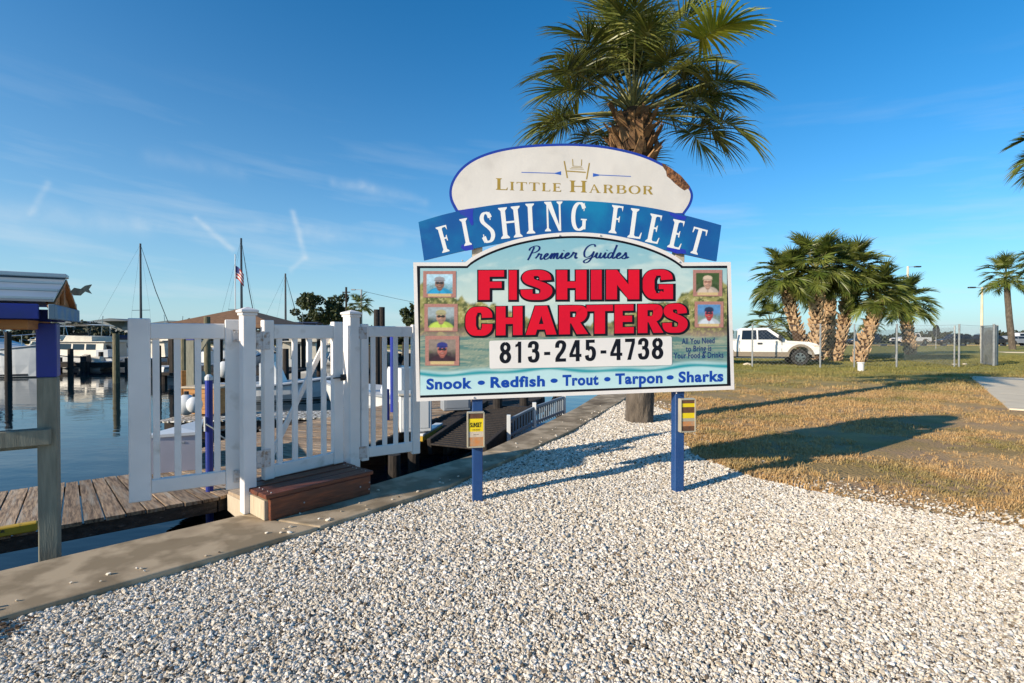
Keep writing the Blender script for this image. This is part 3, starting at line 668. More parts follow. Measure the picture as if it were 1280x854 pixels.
# serif capitals (cap height 1), thick stems T, thin strokes h
def serif(ch,T=.15,h=.045,w=1.0):
    s=.075; I=[]
    def stem(x,y0=0,y1=1,tw=T,top=True,bot=True,sv=s):
        I.append(rect(x,y0,x+tw,y1))
        if bot:I.append(('p',[(x-sv,y0),(x+tw+sv,y0),(x+tw+sv,y0+h*.7),(x+tw,y0+h*2.2),(x,y0+h*2.2),(x-sv,y0+h*.7)]))
        if top:I.append(('p',[(x-sv,y1),(x-sv,y1-h*.7),(x,y1-h*2.2),(x+tw,y1-h*2.2),(x+tw+sv,y1-h*.7),(x+tw+sv,y1)]))
    if ch=='I': stem(s); return I,T+2*s
    if ch=='H': stem(s);stem(.55*w+s);I.append(rect(s+T,.48,.55*w+s,.48+h*1.3));return I,.55*w+T+2*s
    if ch in 'FEL':
        stem(s);W=.46*w+s
        if ch!='L': I.append(rect(s+T,1-h*1.3,W,1));I.append(('p',[(W,1),(W-.01,.80),(W-.06,1-h*1.3),(W-.06,1)]));I.append(rect(s+T,.49,W-.1,.49+h*1.3));I.append(('p',[(W-.13,.42),(W-.085,.40),(W-.085,.64),(W-.13,.60)]))
        if ch!='F': I.append(rect(s+T,0,W+.02,h*1.3));I.append(('p',[(W-.05,0),(W+.03,0),(W+.06,.22),(W+.03,.22)]))
        return I,W+.05
    if ch=='T':
        stem(.27*w,0,1,top=False);W=.54*w+T;I.append(rect(0,1-h*1.3,W,1));I.append(('p',[(0,1),(0,.78),(.03,.78),(.08,1)]));I.append(('p',[(W,1),(W,.78),(W-.03,.78),(W-.08,1)]));return I,W
    if ch=='N':
        stem(s,tw=h*1.3);stem(.56*w+s,tw=h*1.3,bot=False);x=.56*w+s;I.append(('p',[(s-.03,1),(s+T+.02,1),(x+h*1.3,0),(x-.02,0)]));return I,.56*w+2*s+h
    if ch=='A':
        W=.66*w+s; I.append(('p',[(s,0),(s+h*1.3,0),(W*.5+.01,1),(W*.5-.05,1)]));I.append(('p',[(W-T-.02,0),(W-.0,0),(W*.5+.02,1),(W*.5-.06,1)]))
        I.append(rect(W*.27,.33,W*.74,.33+h));I.append(rect(0,0,s*2+h,h));I.append(rect(W-T-s,0,W+s,h));return I,W+s
    if ch in 'RB':
        stem(s,sv=s*.8);x=s+T
        I.append(('r',[(x,1-h*.6),(x+.17*w,1-h*.6),(x+.30*w,.90),(x+.33*w,.76),(x+.28*w,.60),(x+.15*w,.53),(x,.53)],T,h))
        if ch=='R': I.append(('p',[(x+.10*w,.53),(x+.26*w,.53),(x+.48*w,.0),(x+.30*w,.0)]));return I,x+.50*w
        I.append(('r',[(x,.53),(x+.20*w,.52),(x+.37*w,.42),(x+.40*w,.27),(x+.34*w,.11),(x+.18*w,h*.6),(x,h*.6)],T,h));return I,x+.48*w
    if ch=='O':
        pts=[(.39*w+.33*w*sin(a),.5+.475*cos(a)) for a in [2*pi*k/16 for k in range(17)]]; I.append(('r',pts,T,h,3));return I,.78*w
    if ch=='S':
        I.append(('r',[(.44*w,.80),(.40*w,.91),(.29*w,.97),(.16*w,.94),(.08*w,.82),(.10*w,.69),(.22*w,.57),(.34*w,.47),(.45*w,.34),(.46*w,.19),(.37*w,.06),(.23*w,.02),(.11*w,.06),(.05*w,.20)],T*.95,h*1.3))
        I.append(('p',[(.42*w,.72),(.46*w,.72),(.46*w,.99),(.43*w,.99)]));I.append(('p',[(.03*w,.0),(.055*w,.0),(.075*w,.28),(.03*w,.28)]));return I,.52*w
    if ch=='G':
        I.append(('r',[(.58*w,.79),(.50*w,.92),(.37*w,.975),(.22*w,.92),(.11*w,.75),(.08*w,.5),(.12*w,.25),(.22*w,.08),(.37*w,.02),(.50*w,.06),(.58*w,.12)],T,h*1.3))
        I.append(rect(.53*w,.05,.53*w+T*.85,.42));I.append(rect(.45*w,.42-h,.62*w+T*.6,.42));I.append(('p',[(.56*w,.70),(.60*w,.70),(.60*w,.99),(.57*w,.99)]));return I,.72*w
# --- banner with FISHING FLEET along an arc
def qlerp(pts,x):
    for (x0,y0),(x1,y1) in zip(pts[:-1],pts[1:]):
        if x<=x1:return y0+(y1-y0)*(x-x0)/(x1-x0)
    return pts[-1][1]
bt=[(523,277.5),(560,266.8),(610,257.2),(660,252),(712,250.5),(765,253.5),(815,260),(860,270),(902,281.5)]
bb=[(530,325.5),(580,313.5),(630,303.5),(680,298.5),(712,297),(750,298.5),(800,306),(850,316.5),(896,326.5)]
def smooth_poly(p,n=6): return [(v.x,v.y) for v in cat(p,n)]
ban=smooth_poly(bt)+smooth_poly(bb)[::-1]
part('banner_board',plate(ban,-.004,.022),'banner_blue',sign,world=True)
def arcpt(u,hh):   # u 0..1 along banner, hh 0 bottom..1 top
    T=cat(bt,8);B=cat(bb,8);n=len(T)-1;s=u*n;i=min(int(s),n-1);f=s-i
    t=T[i].lerp(T[i+1],f);b=B[i].lerp(B[i+1],f);p=b.lerp(t,hh);return p.x,p.y
lets='FISHING FLEET'; cxs=[556,582,609,638,663,692,724,None,771,795,818,846,872]
hts=[(282,315),(273,307),(265,303),(258.5,297.5),(254.5,292),(252,289),(253,288),None,(257,292),(261,298),(268,304),(275,311),(285,318)]
items=[]
for k,chh in enumerate(lets):
    if chh==' ':continue
    I,adv=serif(chh,T=.155,h=.05,w=.80); cxp=cxs[k]
    # local baseline slope from banner edge
    e=6;sl=(qlerp(bt,cxp+e)-qlerp(bt,cxp-e))/(2*e);ang=math.atan(sl);yt,yb=hts[k];H=(yb-yt)
    cen=(cxp,(yt+yb)/2)
    def xf(gx,gy,adv=adv,H=H,cen=cen,ang=ang):
        lx=(gx-adv/2)*H*.93;ly=(gy-.5)*H; return cen[0]+lx*cos(ang)+ly*sin(ang),cen[1]+lx*sin(ang)-ly*cos(ang)
    ribmesh(I,xf,-.0028,'letter_white','banner_letter')
# --- top oval with rim
ov=[(570,264),(563,250),(562,236),(567,222),(578,208),(596,196),(622,187),(655,181.5),(690,179.3),(722,179.2),(756,182),(790,189),(815,197.5),(836,208.5),(852,220.5),(863,233),(867,244),(864,256),(856,268)]
ovs=smooth_poly(ov,5)
ccx,ccy=714,228
part('oval_rim',plate(ovs,-.010,.024),'sign_edge_blue',sign,world=True)
def shrink(p,k): 
    out=[]
    for i,(x,y) in enumerate(p):
        x0,y0=p[max(i-1,0)];x1,y1=p[min(i+1,len(p)-1)];tx,ty=x1-x0,y1-y0;l=math.hypot(tx,ty) or 1;out.append((x-ty/l*k,y+tx/l*k))
    return out
inn=shrink(ovs,3.2)
# torn edge: the face sheet is missing a piece at the upper right
face=[p for p in inn if not (829<p[0]<861 and p[1]<238)]
tear=[(829,208),(833,214),(834,220),(839,224),(844,229),(850,234),(856,238),(860,236)]
k=max(i for i,p in enumerate(face) if p[0]<=829 and p[1]<215)
face=face[:k+1]+tear+[p for p in face[k+1:]]
part('oval_face',plate(face,-.0085,.001),'sign_cream',sign,world=True)
part('exposed_plywood',plate([(828,203.5),(838,209),(852,219.5),(863,232.5),(861,237.5),(854,239),(843,231),(834,222),(830,212)],-.0092,.014),'rotten_ply',sign,world=True)
# oval lettering: LITTLE HARBOR
def line_serif(word,x0,y0,x1,y1,cap1,cap2,mat,off,T=.17,h=.05,w=1.1,gap=.20):
    G_=[];pen=0;first=True
    for ch in word:
        if ch==' ': pen+=.34*cap1;first=True;continue
        H=cap1 if first else cap2;I,adv=serif(ch,T,h,w);G_.append((I,pen,H));pen+=adv*H*1.0+gap*cap2*.9;first=False
    tot=pen-gap*cap2*.9;sx=(x1-x0)/tot;its=[]
    for I,p,H in G_:
        def xf(gx,gy,p=p,H=H):
            u=(p+gx*H)*sx; t=u/(x1-x0); return x0+u,y0+(y1-y0)*t-gy*H
        ribmesh(I,xf,off,mat,'oval_letter')
line_serif('LITTLE HARBOR',620,237,817,243,14.5,10.5,'letter_gold',-.0076)
def pxpoly(poly,off,mat,name,parent=None,th=.0004): return part(name,plate(poly,off,th),mat,parent or sign,world=True)
def pxline(pts,w,off,mat,name):
    q=[]
    for i,p in enumerate(pts):
        a=Vector(pts[max(i-1,0)]);b=Vector(pts[min(i+1,len(pts)-1)]);t=(b-a).normalized();nn=Vector((-t.y,t.x))*w/2;q.append((p[0]+nn.x,p[1]+nn.y,p[0]-nn.x,p[1]-nn.y))
    return pxpoly([(a,b) for a,b,_,_ in q]+[(c,d) for _,_,c,d in q][::-1],off,mat,name)
pxline([(652,215.2),(696,216.4)],.9,-.0076,'letter_blue2','oar'); pxpoly([(694,215.9),(701.5,213.8),(701.5,218.6),(694,217)],-.0074,'letter_blue2','oar')
pxline([(789,220.3),(746,218.4)],.9,-.0076,'letter_blue2','oar'); pxpoly([(749,217.9),(741.5,216.2),(741.5,220.8),(749,219.4)],-.0074,'letter_blue2','oar')
for a,b,w in [((705.5,201),(709.5,222.3),1.6),((737,203.5),(733.5,224),1.6),((716,198.5),(716.5,207),1.0),((727.5,199),(727,207),1.0),((709,213.6),(732.5,215.2),1.4)]: pxline([a,b],w,-.0076,'letter_gold','pier_emblem')
for y,x0_,x1_ in [(207.3,716,727),(209,714.5,728.5),(210.8,712.5,730)]: pxline([(x0_,y),(x1_,y+.5)],.6,-.0074,'letter_gold','pier_emblem')
# blue touch-up paint where posts meet the banner
pxpoly([(573,263),(592,260),(591,269),(592,281),(589,282),(585,272),(576,268)],-.0030,'patch_blue','paint_patch')
pxpoly([(577,306),(590,304),(592,312),(582,313.8),(576,310)],-.0030,'patch_blue','paint_patch')
pxpoly([(836,265),(858,271),(857,275),(846,274),(838,269)],-.0030,'patch_blue','paint_patch')
pxpoly([(835,308),(857,312),(858,317),(846,317),(833,312)],-.0030,'patch_blue','paint_patch')
# main lettering
def heavy(ch):
    T=.28;h=.215;W=.66
    if ch=='I':return [rect(0,0,T,1)],T
    if ch=='F':return [rect(0,0,T,1),rect(T,1-h,.64,1),rect(T,.40,.58,.40+h)],.64
    if ch=='E':return [rect(0,0,T,1),rect(T,1-h,.66,1),rect(T,.395,.61,.395+h),rect(T,0,.67,h)],.67
    if ch=='H':return [rect(0,0,T,1),rect(.50,0,.50+T,1),rect(T,.39,.50,.61)],.78
    if ch=='T':return [rect(.21,0,.21+T,1-h),rect(0,1-h,.70,1)],.70
    if ch=='N':return [rect(0,0,T*.92,1),rect(.53,0,.53+T*.92,1),('p',[(T*.92,1),(T*.92,.50),(.53,0),(.53,.50)])],.79
    if ch=='A':return [('p',[(0,0),(.27,0),(.52,1),(.26,1)]),('p',[(.57,0),(.85,0),(.59,1),(.36,1)]),rect(.22,.18,.63,.18+.19)],.85
    if ch in 'RB':
        I=[rect(0,0,T,1),('r',[(T-.02,1-h/2),(.42,1-h/2),(.55,.86),(.58,.70),(.53,.55),(.42,.48),(T-.02,.48)],T*.98,h*.95),('p',[(.30,.40),(.52,.44),(.74,0),(.45,0)])];return I,.74
    if ch=='S':return [('r',[(.55,.66),(.53,.80),(.44,.89),(.32,.905),(.20,.87),(.15,.75),(.20,.63),(.33,.55),(.47,.47),(.56,.37),(.56,.22),(.47,.11),(.34,.09),(.20,.11),(.13,.20),(.12,.34)],.27,.20)],.70
    if ch=='C':return [('r',[(.58,.62),(.57,.77),(.48,.885),(.36,.90),(.23,.87),(.14,.70),(.13,.5),(.14,.30),(.23,.13),(.36,.10),(.48,.115),(.57,.23),(.585,.40)],.29,.20)],.73
    if ch=='G':return [('r',[(.58,.66),(.56,.80),(.47,.89),(.35,.90),(.23,.87),(.14,.70),(.13,.5),(.14,.30),(.23,.13),(.35,.10),(.46,.115),(.54,.20)],.29,.20),rect(.50,.0,.73,.50),rect(.38,.34,.50,.50)],.75
def growitem(it,g):
    if it[0]=='r':
        Ls=it[1]; # extend the ends by g
        a=Vector(Ls[0]);a2=Vector(Ls[1]);b=Vector(Ls[-1]);b2=Vector(Ls[-2]);a=a+(a-a2).normalized()*g;b=b+(b-b2).normalized()*g
        return ('r',[tuple(a)]+list(Ls[1:-1])+[tuple(b)],it[2]+2*g,it[3]+2*g)
    p=[Vector(q) for q in it[1]];n=len(p);ar=sum(p[i].x*p[(i+1)%n].y-p[(i+1)%n].x*p[i].y for i in range(n));sg=1 if ar>0 else -1;out=[]
    for i in range(n):
        e0=(p[i]-p[i-1]).normalized();e1=(p[(i+1)%n]-p[i]).normalized();n0=Vector((e0.y,-e0.x))*sg;n1=Vector((e1.y,-e1.x))*sg
        m_=(n0+n1);m_=m_/max(m_.length_squared,1.3)*2;out.append(tuple(p[i]+m_*g))
    return ('p',out)
def heavy_line(name,word,xs,yb0,yb1,cap_,tag_):
    # xs: list of (left,right) px of every letter
    X0,X1=xs[0][0],xs[-1][1]
    for pas,(g,mat,off) in enumerate([(.050,'sign_black',.0030),(0,'letter_red',.0046)]):
        for ch,(l,r) in zip(word,xs):
            I,adv=heavy(ch)
            dx,dy=(.0,0) if pas else (.9,.9)
            def xf(gx,gy,l=l,r=r,adv=adv):
                x=l+(r-l)*gx/adv; t=(x-X0)/(X1-X0); return x+dx,yb0+(yb1-yb0)*t-gy*cap_(x)+dy
            II=[growitem(i,g) for i in I] if g else I
            ribmesh(II,xf,off,mat,name if pas else 'letter_shadow')
heavy_line('red_letter','FISHING',[(598,630),(636,646),(651.5,690),(695.5,733),(738.5,752),(757.5,799),(804,842)],375,374,lambda x:36.8,None)
heavy_line('red_letter','CHARTERS',[(582.5,615.5),(620,653),(657,695.5),(698.5,735),(733,766),(768,792),(797,829),(828.5,859)],420,415.5,lambda x:36.0,None)
# phone plate
pxpoly([(611.5,427.5),(613,426),(838,420.5),(839.5,422),(839.8,455),(838.3,456.5),(613.5,461),(612,459.5)],.0050,'plate_white','number_plate',th=.003)
def digit(c):
    T=.20;h=.155
    if c=='-': return [rect(.02,.33,.36,.48)],.38
    if c=='1': return [rect(.20,0,.40,1),('p',[(.20,.98),(.20,.78),(.03,.74),(.03,.86),(.14,.90),(.22,1.0)])],.46
    if c=='4': return [rect(.32,0,.51,1),rect(0,.20,.60,.345),('p',[(0,.345),(.16,.345),(.32,.70),(.32,1),(.28,1)])],.60
    if c=='7': return [rect(0,.84,.54,1),('p',[(.37,.84),(.54,.84),(.54,.80),(.32,0),(.12,0)])],.55
    if c=='8': return [('r',[(.28+.17*sin(q),.735+.19*cos(q)) for q in [2*pi*k/12 for k in range(13)]],T*.92,h,3),('r',[(.28+.19*sin(q),.285+.215*cos(q)) for q in [2*pi*k/12 for k in range(13)]],T,h,3)],.56
    if c=='3': return [('r',[(.09,.70),(.10,.84),(.19,.925),(.33,.925),(.42,.84),(.42,.68),(.35,.57),(.20,.55)],T,h),('r',[(.20,.545),(.36,.53),(.455,.42),(.46,.24),(.38,.10),(.24,.07),(.12,.12),(.08,.29)],T,h)],.56
    if c=='2': return [('r',[(.09,.66),(.10,.82),(.19,.925),(.34,.925),(.44,.83),(.43,.66),(.33,.47),(.18,.29),(.09,.12)],T,h),rect(0,0,.54,.155)],.55
    if c=='5': return [rect(.04,.52,.22,1),rect(.22,.85,.50,1),('r',[(.13,.52),(.22,.615),(.36,.60),(.45,.48),(.46,.28),(.39,.12),(.26,.07),(.13,.12),(.09,.27)],T,h)],.56
for c_,(l,r) in zip('813-245-4738',[(624.5,638.5),(643.5,652.5),(660,674),(679.5,688),(694,707.5),(711.5,726.5),(731,744.5),(750,758),(762.5,777.5),(781,793.5),(797.5,811),(814.5,828.5)]):
    I,adv=digit(c_)
    def xf(gx,gy,l=l,r=r,adv=adv):
        x=l+(r-l)*gx/adv; return x,454.3-(x-624)/205*5.6-gy*26.5
    ribmesh(I,xf,.0060,'sign_black','phone_digit')
for w_,l,r in [('Snook',533,590),('•',597,606),('Redfish',613,681),('•',688,697),('Trout',703,748),('•',755,763),('Tarpon',769,828),('•',833,842),('Sharks',848,904)]:
    sy_=lambda x: 486.6-(x-533)/371*10.4
    ftext('species_bullet' if w_=='•' else 'species_word',w_,l,sy_(l),r,sy_(r),13.2,'letter_blue',.0026,offset=.030 if w_=='•' else .041,spacing=1.10)
for i,(t,x0_,x1_,y) in enumerate([('All You Need',852,893,429.5),('to Bring is',857,889,439),('Your Food & Drinks',842,904,447.5)]):
    ftext('small_print',t,x0_,y+.8,x1_,y-.4,7.6,'letter_navy',.0026,offset=.014,spacing=1.05)
# script line
def scr():
    g={}
    g['P']=([[(.05,.72),(.10,.92),(.38,1.05),(.60,.95),(.62,.74),(.45,.56),(.24,.52)],[(.30,.96),(.24,.6),(.18,.25),(.12,.0)]],.56)
    g['r']=([[(0,.10),(.10,.30),(.13,.46),(.20,.38),(.30,.40),(.29,.15),(.35,.0),(.44,.08)]],.44)
    g['e']=([[(0,.10),(.16,.20),(.25,.34),(.19,.44),(.10,.34),(.07,.16),(.15,.0),(.27,.02),(.38,.12)]],.38)
    g['m']=([[(0,.10),(.08,.32),(.12,.42),(.13,.2),(.11,.0)],[(.11,.02),(.18,.34),(.26,.43),(.29,.3),(.27,.0)],[(.27,.02),(.35,.34),(.43,.43),(.46,.25),(.46,.06),(.53,.0),(.62,.1)]],.62)
    g['i']=([[(0,.10),(.08,.30),(.12,.42),(.10,.12),(.16,.0),(.26,.1)],[(.15,.58),(.165,.62)]],.26)
    g['G']=([[(.60,.86),(.50,1.03),(.28,1.0),(.10,.78),(.04,.45),(.14,.12),(.34,.08),(.52,.25),(.60,.50)],[(.60,.52),(.57,.1),(.45,-.25),(.25,-.36),(.16,-.22),(.35,-.05),(.74,.12)]],.74)
    g['u']=([[(0,.12),(.09,.42),(.08,.12),(.16,.0),(.26,.12),(.31,.42)],[(.31,.42),(.30,.1),(.37,.0),(.47,.1)]],.47)
    g['d']=([[(.30,.34),(.22,.43),(.10,.36),(.05,.16),(.12,.01),(.22,.06),(.31,.3),(.40,1.02)],[(.40,1.02),(.33,.3),(.34,.05),(.42,.0),(.50,.1)]],.50)
    g['s']=([[(0,.10),(.12,.28),(.18,.46),(.22,.30),(.27,.14),(.20,.0),(.09,.0),(.05,.06)],[(.22,.03),(.34,.05),(.42,.14)]],.42)
    return g
GS=scr();pen=0;its=[]
for ch in 'Premier Guides':
    if ch==' ':pen+=.30;continue
    st,adv=GS[ch]
    for s_ in st: its.append(('r',[(pen+x+.22*y,y) for x,y in s_],.115,.055,6))
    pen+=adv*.98
def xfs(gx,gy):
    u=gx/(pen+.1);return 657+u*130,325.5-2.0*u-gy*16.5-1.5*sin(pi*u)
ribmesh(its,xfs,.0026,'letter_navy','script_line')
# portraits
def portrait(x0,y0,x1,y1,bgc,bg2,shirt,skin,hat,vis,label,beard=.75):
    def fn(x,y):
        u=(x-x0)/(x1-x0);v=(y-y0)/(y1-y0);n=len(x);C=np.tile(np.array([.42,.20,.16]),(n,1));C=C*(.75+.5*fbm(x*.9,y*.9)[:,None])
        u2=(u-.11)/.78;v2=(v-.12)/.74;ins_=(u2>0)&(u2<1)&(v2>0)&(v2<1)
        I=np.tile(np.array(bgc),(n,1));I=mixc(I,bg2,sm(.4,.8,v2+.3*(fbm(u*7,v*7)-.5)))
        E=lambda cx,cy,rx,ry:sm(1.15,.85,((u2-cx)/rx)**2+((v2-cy)/ry)**2)
        tex=fbm(u*14+x0,v*14);I=I*(.72+.56*tex[:,None]);I=mixc(I,[.10,.12,.06],sm(.52,.62,tex)*sm(.35,.6,v2)*.5)
        I=mixc(I,[c*(.75) for c in shirt],E(.5,1.08,.50,.40));I=mixc(I,shirt,E(.42,1.10,.36,.36));I=mixc(I,[c*.55 for c in shirt],np.exp(-((u2-.5)/.03)**2)*sm(.74,.8,v2)*.8)
        I=mixc(I,[c*.6 for c in skin],E(.5,.70,.11,.15));I=mixc(I,skin,E(.5,.49,.185,.26));I=mixc(I,[c*.55 for c in skin],E(.60,.52,.09,.20)*.6);I=mixc(I,[min(1,c*1.25) for c in skin],E(.46,.55,.05,.09)*.6)
        I=mixc(I,[c*.5 for c in skin],E(.5,.645,.12,.07)*beard);I=mixc(I,[.55,.35,.30],E(.5,.625,.05,.012)*.6)
        I=mixc(I,hat,E(.5,.26,.20,.14));I=mixc(I,[c*.6 for c in hat],E(.5,.335,.22,.035));I=mixc(I,vis,E(.42,.455,.085,.06));I=mixc(I,vis,E(.58,.455,.085,.06))
        C=np.where(ins_[:,None],I,C);pl=(v>.86)&(v<.95)&(u>.15)&(u<.85);C=np.where(pl[:,None],np.array([.62,.46,.22])*(.8+.4*fbm(x*2,y*2)[:,None]),C);return np.clip(C,0,1)
    tl=lambda x:(y1,y0);vgrid(list(np.linspace(x0,x1,44)),tl,38,.0046,fn,'captain_portrait',sign,label=label)
portrait(529,339,570,372,(.45,.68,.80),(.20,.42,.50),(.03,.35,.62),(.30,.16,.11),(.30,.30,.32),(.03,.03,.03),'framed portrait print of a captain in a blue shirt and grey cap')
portrait(530.5,380,572,414.5,(.35,.42,.44),(.03,.06,.06),(.52,.68,.10),(.50,.27,.18),(.42,.38,.20),(.02,.02,.02),'framed portrait print of a captain in a lime shirt')
portrait(531.5,420,574,457,(.28,.22,.18),(.04,.025,.03),(.05,.02,.03),(.50,.16,.12),(.03,.04,.22),(.02,.02,.03),'framed portrait print of a captain in a navy cap')
portrait(866,337.5,902.5,370.5,(.05,.09,.02),(.03,.06,.01),(.62,.50,.40),(.62,.36,.25),(.66,.50,.36),(.30,.15,.10),'framed portrait print of a grey-haired captain in a pale shirt')
portrait(868,377,904,409.5,(.10,.26,.50),(.22,.30,.22),(.62,.68,.74),(.55,.07,.07),(.02,.03,.08),(.05,.02,.04),'framed portrait print of a captain in a dark cap and red face mask')
# bolts
for (x,y,o_) in [(578,326,0),(699,294.5,.0),(750,294.5,0),(849,327.5,0),(592,497,0),(845.5,491.5,0)]:
    p=S(x,y,.004);part('bolt',MB().blob(p,.008,seed=int(x),amp=.05,sub=1),'hinge_metal',sign,world=True)
# posts (blue above ground, raw at the top gap)
def signpost(pxb,pyb,lbl):
    b=at(pxb,pyb,0);b.z=-.05
    # place just behind the board on the sign line
    p=SP+sdir*((b-SP).dot(sdir))-snor*.075;p=Vector((p.x,p.y,0))
    po=part('post',MB().box((p.x,p.y,.90),(.092,.092,1.98),.006,rz=atan2(sdir.y,sdir.x)+SPROT),'post_blue',sign,world=True)
    part('post_top',MB().box((p.x,p.y,2.28),(.090,.084,.76),.004,rz=atan2(sdir.y,sdir.x)),'pale_wood',sign,world=True,label='bare weathered top of the post showing above the board')
    return p
SPROT=.0
pl_=signpost(597,628,'');pr_=signpost(852.5,619,'')
part('batten',MB().beam(S(530,340,-.045),S(905,340,-.045),.038,.09,.004),'pale_wood',sign,world=True)
part('batten',MB().beam(S(532,490,-.045),S(905,477,-.045),.038,.07,.004),'pale_wood',sign,world=True)
# flyer boxes on the posts
def flyer_box(p,zc,yaw,label,cols,text):
    t=thing('flyer_box',label,'flyer box',(p.x,p.y,zc),yaw,None)
    part('case',MB().box((0,.012,0),(.155,.05,.32),.006),'box_clear',t)
    fr=MB()
    for (cx_,cz_,w_,h_) in ((-.072,0,.012,.31),(.072,0,.012,.31),(0,.152,.132,.012),(0,-.152,.132,.012)): fr.box((cx_,-.0175,cz_),(w_,.010,h_),.002)
    part('frame',fr,'box_clear',t)
    z=.145
    for (mt,h_) in cols:
        part('flyer_band',MB().box((0,-.0135,z-h_/2),(.130,.002,h_-.0006),0),mt,t);z-=h_
    return t
fl=SP+sdir*((at(596,560)-SP).dot(sdir));
t1=flyer_box(Vector((pl_.x,pl_.y,0))+snor*.085+sdir*(-.02),1.5-(537-420)/640*4.56+.0,atan2(sdir.y,sdir.x)+.03,'clear flyer box with yellow sunset flyer on the left sign post',[('flyer_brown',.045),('flyer_yellow',.115),('flyer_cream',.05),('flyer_orange',.08)],'SUNSET')
def flat_text(txt,w,cap_,loc,mat,parent,name,offset=0.0,yoff=-.016):
    v,f=textpolys(txt,0,0,0,0,0,offset=offset);a,b=v[:,0].min(),v[:,0].max();mb=MB()
    mb.add([((p[0]-a)/(b-a)*w-w/2+loc[0],yoff,p[1]/.729*cap_+loc[1]) for p in v],f);return part(name,mb,mat,parent)
flat_text('SUNSET',.10,.042,(0,.025),'sign_black',t1,'flyer_text',offset=.02)
flat_text('CRUISES',.07,.014,(0,-.005),'flyer_brown',t1,'flyer_text')
flat_text('Take one',.05,.010,(0,-.045),'sign_black',t1,'flyer_text')
t2=flyer_box(Vector((pr_.x,pr_.y,0))+snor*.085+sdir*(.055),1.5-(520-420)/640*4.80,atan2(sdir.y,sdir.x)+.03,'clear flyer box with yellow and brown leaflets on the right sign post',[('flyer_brown',.03),('flyer_yellow',.035),('flyer_brown',.055),('flyer_yellow',.05),('box_clear',.03),('flyer_orange',.045),('flyer_brown',.045)],'')

# ------------------------------------------------------------------ gate, fence and step
def panel(t,a,b,zt,zb,stl,str_,pk,rt=(1.475,1.6),rb=(.275,.385),pw=.046):
    """a picket panel from a to b (ground points); stl/str_ stile widths; pk picket centres"""
    a=Vector((a[0],a[1],0));b=Vector((b[0],b[1],0));L_=(b-a).length;d=(b-a)/L_;yaw=atan2(d.y,d.x);P=lambda s,z:a+d*s+Vector((0,0,z))
    def bx(name,s0,s1,z0,z1,th,ch=.006): return part(name,MB().box(tuple(P((s0+s1)/2,(z0+z1)/2)),(s1-s0,th,z1-z0),ch,rz=yaw),'white_vinyl',t,world=True)
    bx('stile',0,stl,zb,zt,.062);bx('stile',L_-str_,L_,zb,zt,.062)
    bx('rail',stl,L_-str_,*rt,.05);bx('rail',stl,L_-str_,*rb,.05)
    for c in pk:
        c+=random.uniform(-.002,.002);bx('picket',c-pw/2,c+pw/2,rb[1]-.01,rt[0]+.01,.028,.003)
    return P,yaw,L_
def post_with_cap(pos,zb,zt,w,rz,label):
    t=thing('gate_post',label,'post',(pos[0],pos[1],zb),rz)
    part('shaft',MB().box((0,0,(zt-zb)/2),(w,w,zt-zb),.006),'white_vinyl',t)
    cp=MB();h=zt-zb;cp.box((0,0,h+.012),(w+.038,w+.038,.022),.005);cp.box((0,0,h-.012),(w+.018,w+.018,.022),.004);cp.add([(-w/2-.012,-w/2-.012,h+.024),(w/2+.012,-w/2-.012,h+.024),(w/2+.012,w/2+.012,h+.024),(-w/2-.012,w/2+.012,h+.024),(0,0,h+.05)],[(0,1,4),(1,2,4),(2,3,4),(3,0,4)])
    part('cap',cp,'white_vinyl',t)
    
    return t
gA=thing('gate_leaf','white picket gate leaf swung open toward the water, left of the tall post','gate',(-2.26,4.30,0))
P_,yA,LA=panel(gA,(-2.925,3.90),(-2.262,4.30),1.635,.226,.14,.13,[.175,.315,.453,.587])
gB=thing('gate_leaf','closed white picket gate leaf between the two capped posts','gate',(-2.13,4.36,0))
P2_,yB,LB=panel(gB,(-2.125,4.355),(-1.66,4.985),1.635,.27,.09,.105,[.15,.295,.44,.585])
part('brace',MB().beam(atd(337,574,4.50),atd(411,418,5.05),.022,.05,.004),'white_vinyl',gB,world=True)
gC=thing('picket_fence','white picket fence panel right of the latch post, partly behind the sign','fence',(-1.5,5.2,0))
panel(gC,(-1.525,5.15),(-1.0,5.50),1.62,.24,.075,.085,[.13,.25,.37,.49],rt=(1.49,1.6),rb=(.27,.37))
pm=post_with_cap((-2.17,4.20),capz,1.69,.100,yA+.25,'tall white capped post standing where the open leaf is hinged')
pr2=post_with_cap((-1.60,5.105),capz,1.71,.118,yB,'white capped latch post on the rear corner of the brown step')
def hinge(parent,c,yaw,w=.15,h=.10):
    m_=MB().box(tuple(c),(w,.006,h),.002,rz=yaw);m_.tube([Vector(c)+Vector((0,0,-h/2-.005)),Vector(c)+Vector((0,0,h/2+.005))],.011,8)
    for sx in (-.06,-.035,.035,.06):
        for sz in (-.03,.03):
            q=Vector(c)+Vector((cos(yaw)*sx*w/.15,sin(yaw)*sx*w/.15,sz))+Vector((sin(yaw),-cos(yaw),0))*.004;m_.blob(q,.006,sub=0,amp=0)
    return part('hinge',m_,'hinge_metal',parent,world=True)
nA=Vector((sin(yA),-cos(yA),0));nB=Vector((sin(yB),-cos(yB),0))
hp=Vector((-2.262,4.30,0))
hinge(gA,hp+nA*.040+Vector((.0,0,1.50)),yA);hinge(gA,hp+nA*.040+Vector((.0,0,.335)),yA)
hq=Vector((-2.132,4.345,0))
hinge(gB,hq+nB*.038+Vector((0,0,1.46)),yB,.12,.15);hinge(gB,hq+nB*.038+Vector((0,0,.46)),yB,.12,.15)
hr=Vector((-1.53,5.15,0));yC=atan2(.35,.525)
